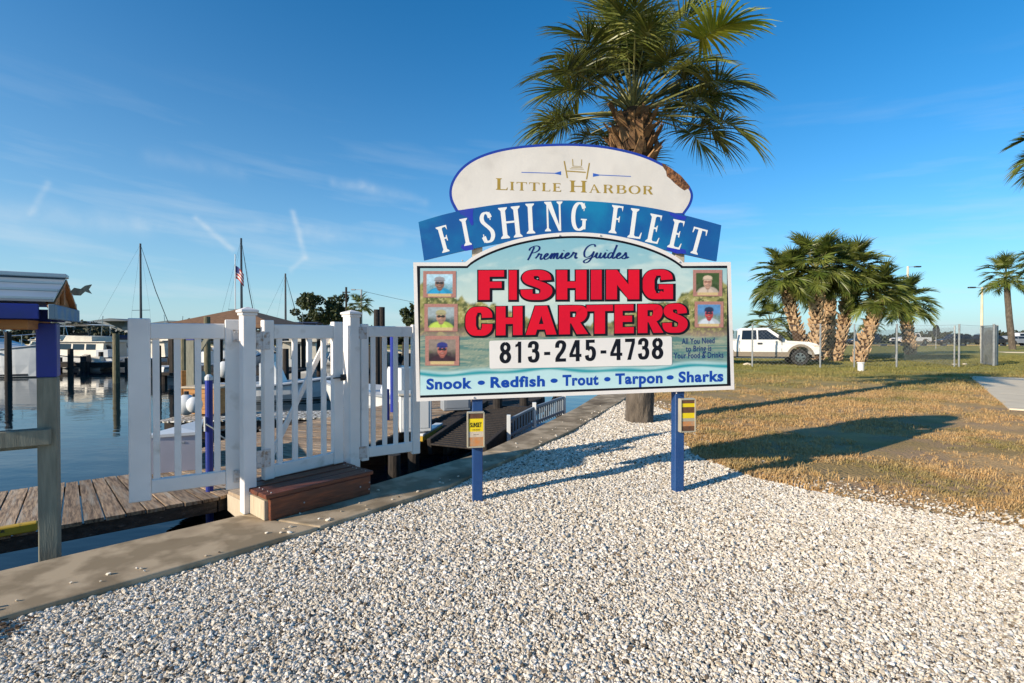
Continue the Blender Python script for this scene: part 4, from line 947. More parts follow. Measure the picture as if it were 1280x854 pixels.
for z_ in (1.53,.33): part('bracket',MB().box(tuple(hr+Vector((sin(yC),-cos(yC),0))*.036+Vector((0,0,z_))),(.12,.008,.12),.003,rz=yC),'hinge_metal',gC,world=True)
lt=MB();lc=Vector((-1.665,4.955,1.10))+nB*.05;lt.box(tuple(lc+Vector((.0,0,0))),(.055,.02,.06),.004,rz=yB);lt.beam(lc-Vector((cos(yB),sin(yB),0))*.11,lc+Vector((cos(yB),sin(yB),0))*.03,.012,.012,.002);lt.blob(lc+nB*.02,.02,sub=1,amp=0)
part('latch',lt,'black_metal',gB,world=True)
# the brown wooden step
s0=at(334,653,capz);s1=at(466,617,capz);sx=(s1-s0);SL=sx.length;sx.normalize();sy=Vector((-sx.y,sx.x,0));sa=atan2(sx.y,sx.x)
st=thing('step','reddish brown wooden step set before the closed gate leaf','step',tuple(s0),sa)
part('riser',MB().box((SL/2,.02,.088),(SL-.05,.038,.172),.005),'step_wood',st)
part('side_board',MB().box((.012,.17,.080),(.036,.26,.155),.004),'pale_wood',st,label='pale left side board of the step')  # left side board given a paler colour than the right one
part('side_board',MB().box((SL-.014,.255,.088),(.036,.43,.165),.004),'step_wood',st)
for i,(y0,wd,dz,dr) in enumerate([(.070,.138,.0,0),(.222,.128,-.004,.004),(.365,.138,.002,-.005),(.505,.12,.006,.012)]):
    o=part('tread',MB().box((0,0,0),(SL+.02,wd,.034),.005),'step_wood',st);o.location=(SL/2,y0,.192+dz);o.rotation_euler=(0,0,dr)
# screws
sc_=MB()
for x_ in (.05,SL-.05):
    for y_ in (.04,.10,.19,.25,.33,.40): sc_.blob((x_,y_,.211),.006,sub=0,amp=0)
for x_,z_ in ((SL-.04,.05),(SL-.035,.11),(SL-.13,.09),(.30,.08)): sc_.blob((x_,-.001,z_),.008,sub=0,amp=0)
part('screw_heads',sc_,'hinge_metal',st)['kind']='stuff'

# ------------------------------------------------------------------ docks
DZ=-.40
Dv=Vector((.77,.64,0)).normalized();A0=Vector((-4.56,5.11,0))
near=[A0-Dv*4.2,A0,Vector((-3.46,6.02,0)),Vector((-3.02,7.0,0)),Vector((-2.67,8.56,0)),Vector((-2.36,9.57,0)),Vector((-1.2,13.98,0)),Vector((.2,18.6,0)),Vector((1.9,23.0,0))]
def offs(pl,w):
    o=[]
    for i,p in enumerate(pl):
        t=(pl[min(i+1,len(pl)-1)]-pl[max(i-1,0)]).normalized();ww=w[i] if isinstance(w,list) else w;o.append(p+Vector((-t.y,t.x,0))*ww)
    return o
far=offs(near,[1.94,1.94,1.96,2.3,2.7,2.7,2.2,2.0,2.0])
dk=thing('dock','weathered plank dock running along the seawall behind the gate','dock',tuple(A0+Vector((0,0,DZ))))
plen=sum((near[i+1]-near[i]).length for i in range(len(near)-1));npl=int(plen/.176)
rn_=resample(near,npl+1)
# matching points on the far side by the same fraction of each segment
def frac(pl,k,n):
    d=[0]
    for i in range(1,len(near)): d.append(d[-1]+(near[i]-near[i-1]).length)
    s_=d[-1]*k/n
    for i in range(1,len(near)):
        if s_<=d[i]+1e-9: return lerp(pl[i-1],pl[i],(s_-d[i-1])/(d[i]-d[i-1]))
rr=random.Random(3)
for k in range(npl):
    a,b=frac(near,k,npl),frac(near,k+1,npl);c,d=frac(far,k+1,npl),frac(far,k,npl)
    g=.013;b2=lerp(b,a,g/.176+.02);c2=lerp(c,d,g/max((c-d).length,.05)+.02);e=rr.uniform(-.02,.02);ax=(a-d).normalized()*e
    cen=(a+b2+c2+d)/4;q=[p-cen for p in (a+ax,b2+ax,c2+ax,d+ax)];tt=(d-a).normalized();yaw=atan2(tt.y,tt.x)
    Rm=Matrix.Rotation(-yaw,3,'Z');q=[Rm@p for p in q]
    o=link('plank',mesh_of('plank',MB().prism([(p.x,p.y) for p in q],-.038,0),'dock_wood'),dk);o.location=cen-A0+Vector((0,0,rr.uniform(-.004,.004)));o.rotation_euler=(rr.uniform(-.004,.004),rr.uniform(-.002,.002),yaw)
def pbeam(name,pl,z,w,h,mat,parent):
    for i in range(len(pl)-1):
        a,b=pl[i],pl[i+1];e=(b-a).normalized()*.004
        part(name,MB().beam(a+e+Vector((0,0,z)),b-e+Vector((0,0,z)),w,h,.006),mat,parent,world=True)
ins1=offs(near,.05);pbeam('stringer',ins1,DZ-.115,.055,.14,'stringer_wood',dk)
ins2=[lerp(f,n_,.03) for f,n_ in zip(far,near)];pbeam('stringer',ins2,DZ-.115,.055,.14,'stringer_wood',dk)
pbeam('rub_rail',offs(near,-.012)[3:],DZ-.07,.03,.10,'black_rubber',dk)
def piling(p,zt,r,mat,label,group=None,cap=None,lean=(0,0),name='piling',zb=-2.0,cat_='piling'):
    t=thing(name,label,cat_,(p[0],p[1],zb),0,group)
    h=zt-zb;part('shaft',MB().tube([(0,0,0),(lean[0]*.5,lean[1]*.5,h*.5),(lean[0],lean[1],h)],[r*1.06,r,r*.94],12),mat,t,smooth=False)
    if cap: part('cap',MB().tube([(lean[0],lean[1],h+.002),(lean[0],lean[1],h+.05),(lean[0],lean[1],h+.09)],[r*1.12,r*1.1,r*.3],12),cap,t)
    return t
def P2(px,py,z): return at(px,py,z)
# dark piles under the near edge of the dock
for (px,py,l) in [(493,590,'dark square pile under the dock right of the latch post'),(517,574,'short dark pile below the right fence panel'),(560,552,'dark dock pile behind the left sign post'),(622,548,'thick dark pile behind the sign'),(655,536,'dark pile at the outer end of the dark dock'),(700,520,'slim dark pile beside the white railing')]:
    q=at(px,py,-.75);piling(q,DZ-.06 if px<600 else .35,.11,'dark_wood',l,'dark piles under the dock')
# floor deck joining gate and dock
gw=thing('gangway','short plank gangway sloping from the gate down to the dock','gangway',(-2.3,5.2,0))
ga,gb_=Vector((-2.32,4.42,.10)),Vector((-1.66,5.26,.10));gc_,gd=Vector((-2.98,7.35,DZ+.03)),Vector((-3.42,6.15,DZ+.03))
for i in range(11):
    t0,t1=i/11,(i+1)/11-.008;q=[lerp(ga,gd,t0),lerp(gb_,gc_,t0),lerp(gb_,gc_,t1),lerp(ga,gd,t1)]
    dn=Vector((0,0,-.035));part('plank',MB().add([tuple(p) for p in q]+[tuple(p+dn) for p in q],[(0,1,2,3),(7,6,5,4),(0,4,5,1),(1,5,6,2),(2,6,7,3),(3,7,4,0)]),'dock_wood_lit',gw,world=True)
part('stringer',MB().beam(ga+Vector((.01,.02,-.14)),gd+Vector((.01,.0,-.13)),.045,.19,.004),'pale_wood',gw,world=True)
part('stringer',MB().beam(gb_+Vector((-.03,.0,-.14)),gc_+Vector((-.03,.0,-.13)),.045,.19,.004),'pale_wood',gw,world=True)
# yellow edge boards
single('edge_board',MB().beam(Vector((0,0,0)),Dv*3.70,.09,.085,.01),'yellow_paint','scuffed yellow board lying along the dock edge at the far left','board',loc=tuple(A0-Dv*3.85+Vector((.03,-.02,DZ+.045))))
q=at(524,549,DZ-.12);q2=at(549,534,DZ-.12)
eb=thing('edge_board','yellow edge board with white top beneath the dock behind the sign','board',tuple(q))
part('board',MB().beam(q,q2,.16,.10,.01),'yellow_paint',eb,world=True);part('top_strip',MB().beam(q+Vector((0,0,.075)),q2+Vector((0,0,.075)),.17,.045,.01),'boat_white',eb,world=True)
# lower float covered with bird droppings
ff=thing('floating_dock','low float spattered with white droppings out beyond the dock','floating dock',(-5.6,13.2,-.62))
for i in range(26):
    x_=-8.7+i*.178;o=part('plank',MB().box((0,0,0),(.16,1.35,.04),.004),'dropping',ff);o.location=(x_+5.6,rr.uniform(-.01,.01)+(i*.028),.0)
part('frame',MB().box((-.88,-.62+.35,-.14),(4.6,.08,.2),.01),'dark_wood',ff);part('frame',MB().box((-.88,.62+.35,-.14),(4.6,.08,.2),.01),'dark_wood',ff)
# walkway between dock and seawall with its dark-stained timber
wk=thing('walkway','dark sloping gangway behind the left sign post','gangway',(.2,12,-.6))
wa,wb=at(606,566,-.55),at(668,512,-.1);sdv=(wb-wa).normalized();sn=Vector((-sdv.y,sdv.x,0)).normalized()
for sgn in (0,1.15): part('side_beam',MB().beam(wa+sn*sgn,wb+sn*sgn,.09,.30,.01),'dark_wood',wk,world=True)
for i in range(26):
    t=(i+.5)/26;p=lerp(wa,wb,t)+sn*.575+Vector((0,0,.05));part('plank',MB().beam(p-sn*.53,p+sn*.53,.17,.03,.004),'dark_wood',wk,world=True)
sh=thing('dark_dock','low dark timber dock with cross braces behind the sign','dock',(1.0,15,-.5))
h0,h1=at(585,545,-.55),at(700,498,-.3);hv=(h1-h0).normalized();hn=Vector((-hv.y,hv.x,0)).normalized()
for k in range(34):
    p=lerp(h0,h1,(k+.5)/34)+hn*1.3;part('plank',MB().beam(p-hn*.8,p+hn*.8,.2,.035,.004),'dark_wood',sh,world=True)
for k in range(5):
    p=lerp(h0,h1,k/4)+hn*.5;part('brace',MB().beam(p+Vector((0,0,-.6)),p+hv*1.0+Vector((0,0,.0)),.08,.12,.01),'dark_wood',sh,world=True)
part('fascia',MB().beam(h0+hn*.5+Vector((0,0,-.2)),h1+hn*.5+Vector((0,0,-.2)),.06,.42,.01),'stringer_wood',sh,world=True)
# white railing beyond the wall
rl=thing('railing','small white railing beside the seawall behind the sign','railing',tuple(at(668,532,0)))
ra=at(636,549,-.45);rb_=at(668,532,-.28);rc=at(705,517,-.2)
def rail_run(a,b,n,h):
    dd=(b-a)
    part('top_rail',MB().beam(a+Vector((0,0,h)),b+Vector((0,0,h)),.05,.05,.006),'rail_pale',rl,world=True)
    part('bottom_rail',MB().beam(a+Vector((0,0,.06)),b+Vector((0,0,.06)),.04,.05,.006),'rail_pale',rl,world=True)
    for i in range(n): p=a+dd*((i+.5)/n);part('baluster',MB().box((p.x,p.y,p.z+h/2),(.03,.03,h),.003),'rail_pale',rl,world=True)
for p in (ra,rb_,rc): part('post',MB().box((p.x,p.y,p.z+.21),(.075,.075,.50),.006),'boat_white',rl,world=True)
rail_run(ra,rb_,9,.36);rail_run(rb_,rc,14,.36)
single('floating_dock',MB().prism([(p.x,p.y) for p in (ra-Vector((.0,-.05,0)),rc+Vector((.1,.1,0)),rc+Vector((-.9,.9,0)),ra+Vector((-.8,.7,0)))],-.62,-.5),'rail_pale','pale grey float below the white railing','floating dock')
# triangular white dock box
dbx=thing('dock_box','white triangular corner dock box standing on the dock behind the open gate leaf','dock box',(-4.7,7.4,DZ))
tri=[(-4.98,6.99),(-4.47,7.26),(-5.05,8.30)]
part('body',MB().prism(tri,DZ,.10),'box_shaded_white',dbx,world=True)
lid=[(-5.03,6.95),(-4.42,7.25),(-5.06,8.38)];ml=MB();ml.add([(x,y,.10) for x,y in lid]+[(x,y,.14) for x,y in lid]+[(-4.93,7.50,.17)],[(2,1,0),(0,1,4,3),(1,2,5,4),(2,0,3,5),(3,4,6),(4,5,6),(5,3,6)]);part('lid',ml,'boat_white',dbx,world=True)
part('vent',MB().box((-4.66,7.165,.0),(.12,.012,.03),.003,rz=.40),'boat_grey',dbx,world=True)
# blue pole with white cap and cleat rope
bp_=thing('mooring_pole','slim dark blue pole with white cap seen through the open leaf','pole',tuple(at(262,614,DZ)))
part('shaft',MB().tube([(0,0,-.6),(0,0,1.36)],.042,12),'blue_paint',bp_);part('cap',MB().tube([(0,0,1.361),(0,0,1.40),(0,0,1.43)],[.046,.045,.02],12),'boat_white',bp_)
part('rope',MB().tube([(-.05,-.02,.80),(.0,-.055,.83),(.06,-.03,.78),(.12,.05,.66),(.20,.12,.58)],.009,6),'rope',bp_);part('cleat',MB().beam((-.02,-.055,.74),(-.02,-.055,.92),.02,.02,.004),'boat_white',bp_)
# second blue post near the fence panel, box beneath the sign edge
b2=thing('mooring_pole','blue pole with pale foot standing in front of the white dock cabinet','pole',tuple(at(484,553,-.9)))
part('shaft',MB().tube([(0,0,.30),(0,0,1.20)],.055,10),'blue_paint',b2);part('foot',MB().tube([(0,0,-.6),(0,0,.299)],.05,10),'piling_wood',b2)
b3=at(492,515,DZ);bb3=thing('mooring_pole','tall dark blue pole seen through the right fence panel','pole',tuple(b3));part('shaft',MB().tube([(0,0,-.8),(0,0,2.05)],.085,10),'blue_paint',bb3);part('cap',MB().tube([(0,0,2.051),(0,0,2.1)],.09,10),'boat_white',bb3)
cb=thing('dock_cabinet','white dock cabinet on the lit dock behind the fence panel','cabinet',tuple(at(520,541,DZ)),.25)
part('body',MB().box((0,.35,.36),(.62,.62,.72),.02),'boat_white',cb);part('lid',MB().box((0,.35,.745),(.68,.68,.05),.015),'boat_cream',cb);part('door',MB().box((0,.034,.36),(.50,.012,.56),.004),'boat_white',cb)
cb2=thing('dock_cabinet','pale grey cabinet on the dock just left of the blue sign post','cabinet',tuple(at(572,514,DZ)),.3)
part('body',MB().box((0,.3,.40),(.7,.5,.80),.02),'boat_grey',cb2);part('door',MB().box((0,.045,.40),(.58,.014,.66),.004),'boat_grey',cb2)
# things standing on the float: orange post, grey blue-topped post, orange wood box, buoys
piling(at(228,516,-.6),.55,.115,'orange_wood','orange-brown timber pile at the end of the speckled float')
gp_=thing('timber_post','grey timber post with blue painted top behind the open leaf','post',tuple(at(241,512,-.5)))
part('shaft',MB().box((0,0,.94),(.22,.22,1.88),.012),'grey_wood',gp_);part('painted_top',MB().box((0,0,2.09),(.224,.224,.42),.012),'blue_paint',gp_)
part('brace',MB().beam((.05,-.02,1.35),(.55,-.02,2.15),.05,.11,.006),'grey_wood',gp_)
ob_=thing('wooden_box','orange-brown wooden box with pale lid on the far float','box',tuple(at(262,516,-.55)),-.1)
for i in range(5): part('board',MB().box((0,-.30,.075+i*.135),(1.0,.03,.128),.004),'orange_wood',ob_)
part('body',MB().box((0,.02,.34),(.98,.60,.66),.01),'orange_wood',ob_);part('lid',MB().box((0,.0,.705),(1.08,.74,.05),.008),'pale_wood',ob_)
def buoy(p,r,label):
    t=thing('buoy',label,'buoy',tuple(p));part('ball',MB().blob((0,0,0),r,sub=2,amp=0,sq=(1,1,1.15)),'boat_white',t,smooth=True);part('eye',MB().tube([(0,0,r*1.1),(0,0,r*1.45)],r*.25,8),'black_rubber',t);return t
buoy(atd(233,506,12.2),.22,'white round buoy hanging against the orange-brown timber pile');buoy(atd(243,506,12.0),.17,'smaller white fender beside the buoy at the grey timber post')
buoy(atd(281,462,15),.22,'white buoy hanging high beside the hinge stile of the open leaf')

# ------------------------------------------------------------------ fish cleaning station at the far left
fs=thing('fish_cleaning_station','metal-roofed fish cleaning stand with blue posts at the left edge','shelter',(-3.28,3.62,DZ),atan2(.54,.84))
# local x runs along the ridge away to the right; the stand extends to -x
GX=Vector((.84,.54,0)).normalized();GYv=Vector((-.54,.84,0)).normalized()
fs.rotation_euler=(0,0,atan2(GX.y,GX.x));XF[fs.name]=Matrix.Translation(Vector((-3.28,3.62,DZ)))@Matrix.Rotation(atan2(GX.y,GX.x),4,'Z')
# local heights above dock: eave 1.71+.40, ridge 1.895+.40
ze=1.690-DZ;zr=1.905-DZ;hw=.435;Lr=2.1;xe=.10
def roofside(sg):
    mb=MB();a=Vector((xe,0,zr));b=Vector((xe,sg*hw,ze+.03));c=Vector((-Lr,sg*hw,ze+.03));d=Vector((-Lr,0,zr));n_=(b-a).cross(d-a).normalized();n_=n_ if n_.z>0 else -n_
    q=[a,b,c,d];mb.add([tuple(p) for p in q]+[tuple(p+n_*.012) for p in q],[(0,1,2,3),(4,5,6,7),(0,1,5,4),(1,2,6,5),(2,3,7,6),(3,0,4,7)])
    for t in (.30,.62,.97):
        p=lerp(a,b,t)+n_*.018;p2=lerp(d,c,t)+n_*.018;mb.beam(p,p2,.018,.018,.003)
    return part('roof_sheet',mb,'steel_roof',fs)
roofside(-1);roofside(1)
part('ridge_cap',MB().beam((xe+.01,0,zr+.02),(-Lr,0,zr+.02),.10,.03,.008),'steel_roof',fs)
part('gable',MB().add([(xe-.03,-hw+.05,ze+.02),(xe-.03,hw-.05,ze+.02),(xe-.03,0,zr-.03),(xe-.05,-hw+.05,ze+.02),(xe-.05,hw-.05,ze+.02),(xe-.05,0,zr-.03)],[(0,1,2),(5,4,3),(0,3,4,1),(1,4,5,2),(2,5,3,0)]),'ply_orange',fs)
for sg in (-1,1): part('barge_board',MB().beam((xe-.012,sg*(hw+.01),ze-.005),(xe-.012,0,zr-.012),.022,.035,.003,up=(1,0,0)),'ply_orange',fs)
part('king_post',MB().box((xe-.018,0,(ze+zr)/2),(.02,.05,zr-ze-.06),.003),'ply_orange',fs)
part('gable_fascia',MB().box((xe-.005,0,ze-.035),(.035,2*hw+.06,.095),.004),'blue_paint_faded',fs)
for sg in (-1,1): part('eave_fascia',MB().box((-Lr/2+xe/2-.02,sg*(hw+.006),ze-.035),(Lr+.0,.032,.095),.004),'blue_paint',fs)
part('ceiling',MB().box((-Lr/2,0,ze-.115),(Lr-.08,2*hw-.16,.06),.004),'ply_orange',fs)
for x_ in (.0,-1.85):
    part('post',MB().box((x_,0,(ze-.10-.38)/2+.0),(.105,.125,ze-.10-.38),.006),'grey_wood',fs)
    part('painted_post',MB().box((x_,0,ze-.10-.19),(.110,.130,.378),.006),'blue_paint',fs,label='blue painted upper end of the post')
part('bearer',MB().box((-.95,-.085,1.20),(1.95,.04,.11),.005),'grey_wood',fs);part('bearer',MB().box((-.95,.085,1.17),(1.95,.04,.14),.005),'grey_wood',fs)
fsh=MB();fp=[(x*.72,z*.72) for x,z in [(0,0),(.035,.045),(.085,.035),(.12,.07),(.17,.085),(.145,.035),(.17,-.01),(.115,.012),(.08,-.03),(.03,-.03)]]
fsh.add([(xe+.02+p[0],.02,zr-.09+p[1]) for p in fp]+[(xe+.02+p[0],-.01,zr-.09+p[1]) for p in fp],[tuple(range(10)),tuple(range(10,20))[::-1]]+[(i,(i+1)%10,10+(i+1)%10,10+i) for i in range(10)])
part('fish_cutout',fsh,'grey_wood',fs,label='weathered grey fish-tail cutout on the gable peak')

# ------------------------------------------------------------------ palms
def frond_mesh(name,elev,seed,n=40,segs=4,Lp=1.25,Lb=1.1,w=.034,mat='leaf',droop=1.0,spread=118):
    r=random.Random(seed);mb=MB();pf=[]
    # petiole bending down
    p=Vector((0,0,0));d=Vector((cos(elev),0,sin(elev)));pts=[p.copy()];ns=5
    for i in range(ns):
        d=(d+Vector((0,0,-.045*droop*cos(elev)))).normalized();p=p+d*Lp/ns;pts.append(p.copy())
    mb.tube(pts,[.030,.022,.017,.014,.013,.012],5 if segs>2 else 3,cap=False);npf=len(mb.f)
    costa=[p.copy()];dd=d.copy();cn=4
    for i in range(cn):
        dd=(dd+Vector((0,0,-.22*droop))).normalized();p=p+dd*Lb*.42/cn;costa.append(p.copy())
    side=Vector((0,1,0))
    for i in range(-n,n+1):
        if i==0: continue
        u=abs(i)/n;sg=1 if i>0 else -1;s_=(1-u)**1.2;ci=min(int(s_*cn),cn-1);f=s_*cn-ci;b=costa[ci].lerp(costa[ci+1],min(f,1))
        tdir=(costa[ci+1]-costa[ci]).normalized();up=tdir.cross(side).normalized()
        if up.z<0 and abs(up.z)>.3: up=-up
        phi=R(spread)*u**.85*sg+r.gauss(0,.03)
        dv=(tdir*cos(phi)+side*sin(phi)+up*(.30*abs(sin(phi)))+Vector((r.gauss(0,.03),r.gauss(0,.03),r.gauss(0,.03)))).normalized()
        L_=Lb*(1-.30*u**2)*r.uniform(.86,1.05)*(.72 if s_>.05 else .9);q=b.copy();vs=[];tw=r.gauss(0,.75);ws=w*r.uniform(.8,1.15)
        prof=[.55,1.0,.8,.45,0.0] if segs==4 else ([.6,1,.55,0] if segs==3 else [.7,1.0,0])
        k=segs
        for j in range(k+1):
            wv=dv.cross(up);wv=wv.normalized() if wv.length>1e-4 else side
            wv=(Matrix.Rotation(tw,3,dv)@wv)
            hwid=ws*prof[j]/2
            if j<k: vs+= [q-wv*hwid,q+wv*hwid]
            else: vs.append(q)
            g_=droop*(.06+.36*(j/k)**1.5)*(1.25 if segs>3 else 1)*r.uniform(.7,1.3)
            dv=(dv+Vector((0,0,-g_))).normalized();q=q+dv*L_/k
        fs_=[(2*j,2*j+1,2*j+3,2*j+2) for j in range(k-1)]+[(2*(k-1),2*(k-1)+1,2*k)]
        mb.add(vs,fs_)
    me=bpy.data.meshes.new(name);me.from_pydata(mb.v,[],mb.f);me.update();me.materials.append(MAT[mat]);me.materials.append(MAT['petiole'])
    mi=np.zeros(len(mb.f),int);mi[:npf]=1;me.polygons.foreach_set('material_index',mi);return me
def trunk_mesh(pts,rs,n=16,rough=.05,seed=0):
    r=random.Random(seed);mb=MB();P=[Vector(p) for p in pts];Q=cat3(P,6);m=len(Q);rr_=[]
    for i in range(m): f=i/(m-1)*(len(rs)-1);a=int(min(f,len(rs)-2));rr_.append(rs[a]+(rs[a+1]-rs[a])*(f-a))
    vs=[];fs_=[]
    for i,p in enumerate(Q):
        for k in range(n): a=2*pi*k/n;q=rr_[i]*(1+r.uniform(-rough,rough));vs.append((p.x+cos(a)*q,p.y+sin(a)*q,p.z))
    for i in range(m-1):
        for k in range(n): fs_.append((i*n+k,i*n+(k+1)%n,(i+1)*n+(k+1)%n,(i+1)*n+k))
    fs_.append(tuple(range((m-1)*n,m*n)));mb.add(vs,fs_);return mb,Q,rr_
def cat3(P,n):
    out=[]
    for i in range(len(P)-1):
        p0=P[max(i-1,0)];p1=P[i];p2=P[i+1];p3=P[min(i+2,len(P)-1)]
        for k in range(n):
            t=k/n;out.append(.5*((2*p1)+(p2-p0)*t+(2*p0-5*p1+4*p2-p3)*t*t+(3*p1-p0-3*p2+p3)*t**3))
    out.append(P[-1].copy());return out
def boot_mb(w,l,th,out=.5):
    # an old leaf base: wedge leaning outward, split at the tip; x outward, z up
    mb=MB();a=sin(out);c=cos(out)
    def pt(s,y,o): return (s*a*l+o*c,y,s*c*l-o*a)
    V=[pt(0,-w/2,0),pt(0,w/2,0),pt(.6,w*.36,0),pt(.6,-w*.36,0),pt(1,w*.30,0),pt(.82,0,0),pt(1.02,-w*.26,0)]
    U=[pt(0,-w/2,th),pt(0,w/2,th),pt(.6,w*.36,th),pt(.6,-w*.36,th),pt(1,w*.30,th*.5),pt(.82,0,th*.6),pt(1.02,-w*.26,th*.5)]
    mb.add(V+U,[(0,1,2,3),(3,2,5),(2,4,5),(3,5,6),(7,10,9,8),(10,12,9),(9,12,11),(10,13,12),(0,7,8,1),(1,8,9,2),(2,9,11,4),(4,11,12,5),(5,12,13,6),(6,13,10,3),(3,10,7,0)])
    return mb
# the tall palm behind the sign
pb=at(799,527,0);palm=thing('cabbage_palm','tall cabbage palm rising directly behind the charter sign','palm tree',tuple(pb))
tm,Q,rr2=trunk_mesh([(0,0,-.1),(.02,0,1.5),(-.03,0,3.2),(-.12,0,5.0)],[.25,.22,.20,.21],20,.045,1)
part('trunk',tm,'palm_bark',palm)
cm,_,_=trunk_mesh([(-.10,0,4.2),(-.11,0,4.6),(-.12,0,5.05),(-.12,0,5.45)],[.22,.33,.34,.14],14,.10,2);part('trunk_head',cm,'boot_core',palm)
bmesh_=[mesh_of('boot',boot_mb(.15,.34,.03,.55),'boot'),mesh_of('boot',boot_mb(.12,.28,.035,.85),'boot'),mesh_of('boot',boot_mb(.17,.26,.025,.35),'boot')]
rr=random.Random(11)
for k in range(74):
    f=k/74;z=4.28+.98*f;a=k*2.39996;rad=.25+.10*sin(pi*min(1,f*1.2))-.05*f
    o=link('boot',bmesh_[k%3],palm);o.location=(-.11+cos(a)*rad,sin(a)*rad,z);o.rotation_euler=(rr.gauss(0,.18),rr.gauss(.05,.2),a+rr.gauss(0,.2));s_=rr.uniform(.75,1.2);o.scale=(s_,s_,s_)
els=[0,8,16,24,33,42,52,62,72,83]
FR=[frond_mesh('frond',R(e),i*3+s_,n=34,segs=4,Lp=1.25-.003*e,Lb=1.15,w=.030,droop=.70) for i,e in enumerate(els) for s_ in (0,1)]
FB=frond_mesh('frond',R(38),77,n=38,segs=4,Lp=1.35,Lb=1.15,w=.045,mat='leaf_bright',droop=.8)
rr=random.Random(5)
def crown(t,base,meshes,count,els_n,scale=1.0,seed=0,weights=None,zr_=.35):
    r=random.Random(seed);out=[]
    for k in range(count):
        f=(k+.5)/count;a=k*2.39996+r.gauss(0,.25);ei=int(min(els_n-1,(f**.92)*els_n))
        if els_n==10 and f<.45 and abs(((a+pi/2+pi)%(2*pi))-pi)<R(38): a+=R(80)
        me=meshes[ei*2+r.randint(0,1)] if len(meshes)==2*els_n else meshes[ei]
        o=link('frond',me,t);o.location=(base[0]+cos(a)*.10*scale*(1-f),base[1]+sin(a)*.10*scale*(1-f),base[2]-zr_*(1-f)*scale);o.rotation_euler=(r.gauss(0,.16),r.gauss(0,.08),a);s_=scale*(r.uniform(.66,1.10) if els_n==10 else r.uniform(.85,1.1));o.scale=(s_,)*3;out.append(o)
    return out
crown(palm,(-.12,0,5.60),FR,68,len(els),.95,21,zr_=.30)
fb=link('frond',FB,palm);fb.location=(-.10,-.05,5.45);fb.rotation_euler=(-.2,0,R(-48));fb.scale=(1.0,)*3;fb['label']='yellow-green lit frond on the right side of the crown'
# background palms
elb=[-17,-5,10,28,48,70]
FF=[frond_mesh('frond',R(e),100+i*2+s_,n=24,segs=3,Lp=.85,Lb=1.0,w=.050,mat='leaf_far',droop=.85) for i,e in enumerate(elb) for s_ in (0,1)]
boot_small=boot_mb(.24,.30,.06,.55)
def bgpalm(label,base,top,r0,cs,count,seed,boots=True,group=None,zb=.0):
    t=thing('cabbage_palm',label,'palm tree',tuple(base),0,group);T=Vector(top)-Vector(base);mid=T*.5+Vector((T.x*.08,0,0))
    mb,Q,rs=trunk_mesh([(0,0,-.1),tuple(mid),tuple(T)],[r0*1.05,r0,r0*.9],12,.06,seed);part('trunk',mb,'palm_bark' if not boots else 'boot_core',t)
    if boots:
        B=MB();H=T.z;rows=max(6,int(H/.21));r_=random.Random(seed)
        for j in range(rows):
            z=H*(j+.3)/rows;
            i=min(int((z+.1)/(H+.1)*(len(Q)-1)),len(Q)-1);c=Q[i]
            for k in range(8):
                a=2*pi*(k+.5*(j%2))/8+r_.gauss(0,.04);M=Matrix.Translation((c.x+cos(a)*r0*.88,c.y+sin(a)*r0*.88,z+r_.gauss(0,.03)))@Matrix.Rotation(a,4,'Z')@Matrix.Rotation(r_.gauss(0,.22),4,'X')@Matrix.Scale(r_.uniform(.6,1.25)*r0/.32,4)
                B.add(boot_small.v,boot_small.f,M)
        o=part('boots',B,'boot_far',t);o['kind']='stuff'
    crown(t,tuple(T+Vector((0,0,.58))),FF,count,len(elb),cs,seed,zr_=.5);return t
def gtop(px,py,d): return atd(px,py,d)
def gb0(px,d): return Vector(((px-CX)/FPX*d,d,0))
grp=None
bgpalm('leftmost big palm of the clump, trunk leaning left above the pickup hood',gb0(1008,30.5),gtop(983,358,30),.28,1.18,62,31)
bgpalm('upright central palm of the clump with the thickest booted trunk',gb0(1022,29.5),gtop(1020,344,29.5),.30,1.28,66,32)
bgpalm('palm right of the clump centre, its booted trunk leaning right',gb0(1045,30),gtop(1064,350,30),.28,1.22,64,33)
bgpalm('curved palm leaning right beside the small white stump',gb0(1074,29.0),gtop(1097,376,29),.29,1.08,58,34)
bgpalm('rightmost palm of the clump leaning left, farther back on the lawn',gb0(1139,41),gtop(1130,384,41),.34,1.30,54,35)
bgpalm('low palm behind the white pickup cab',gb0(962,37),gtop(963,412,37),.30,1.2,26,36,boots=False)
bgpalm('dim back palm half hidden between the clump trunks',gb0(1034,36),gtop(1038,370,36),.30,1.15,34,37)
bgpalm('slender tall palm standing beyond the chain-link gate at the right',gb0(1266,57),gtop(1258,350,57),.30,1.55,34,38,boots=False)
bgpalm('tiny distant palm seen between the clump trunks',gb0(1088,110),gtop(1088,408,110),.25,1.5,22,39,boots=False)
bgpalm('palm just outside the right edge whose frond tips reach into the sky',gb0(1345,17),gtop(1342,193,17),.24,.98,36,40,boots=False)
bgpalm('farther palm outside the right edge above the slender palm',gb0(1306,50),gtop(1306,330,50),.26,1.3,30,41,boots=False)
bgpalm('small palm beyond the harbour beside the leafy tree',gb0(449,60),gtop(450,387,60),.25,.95,30,42,boots=False)

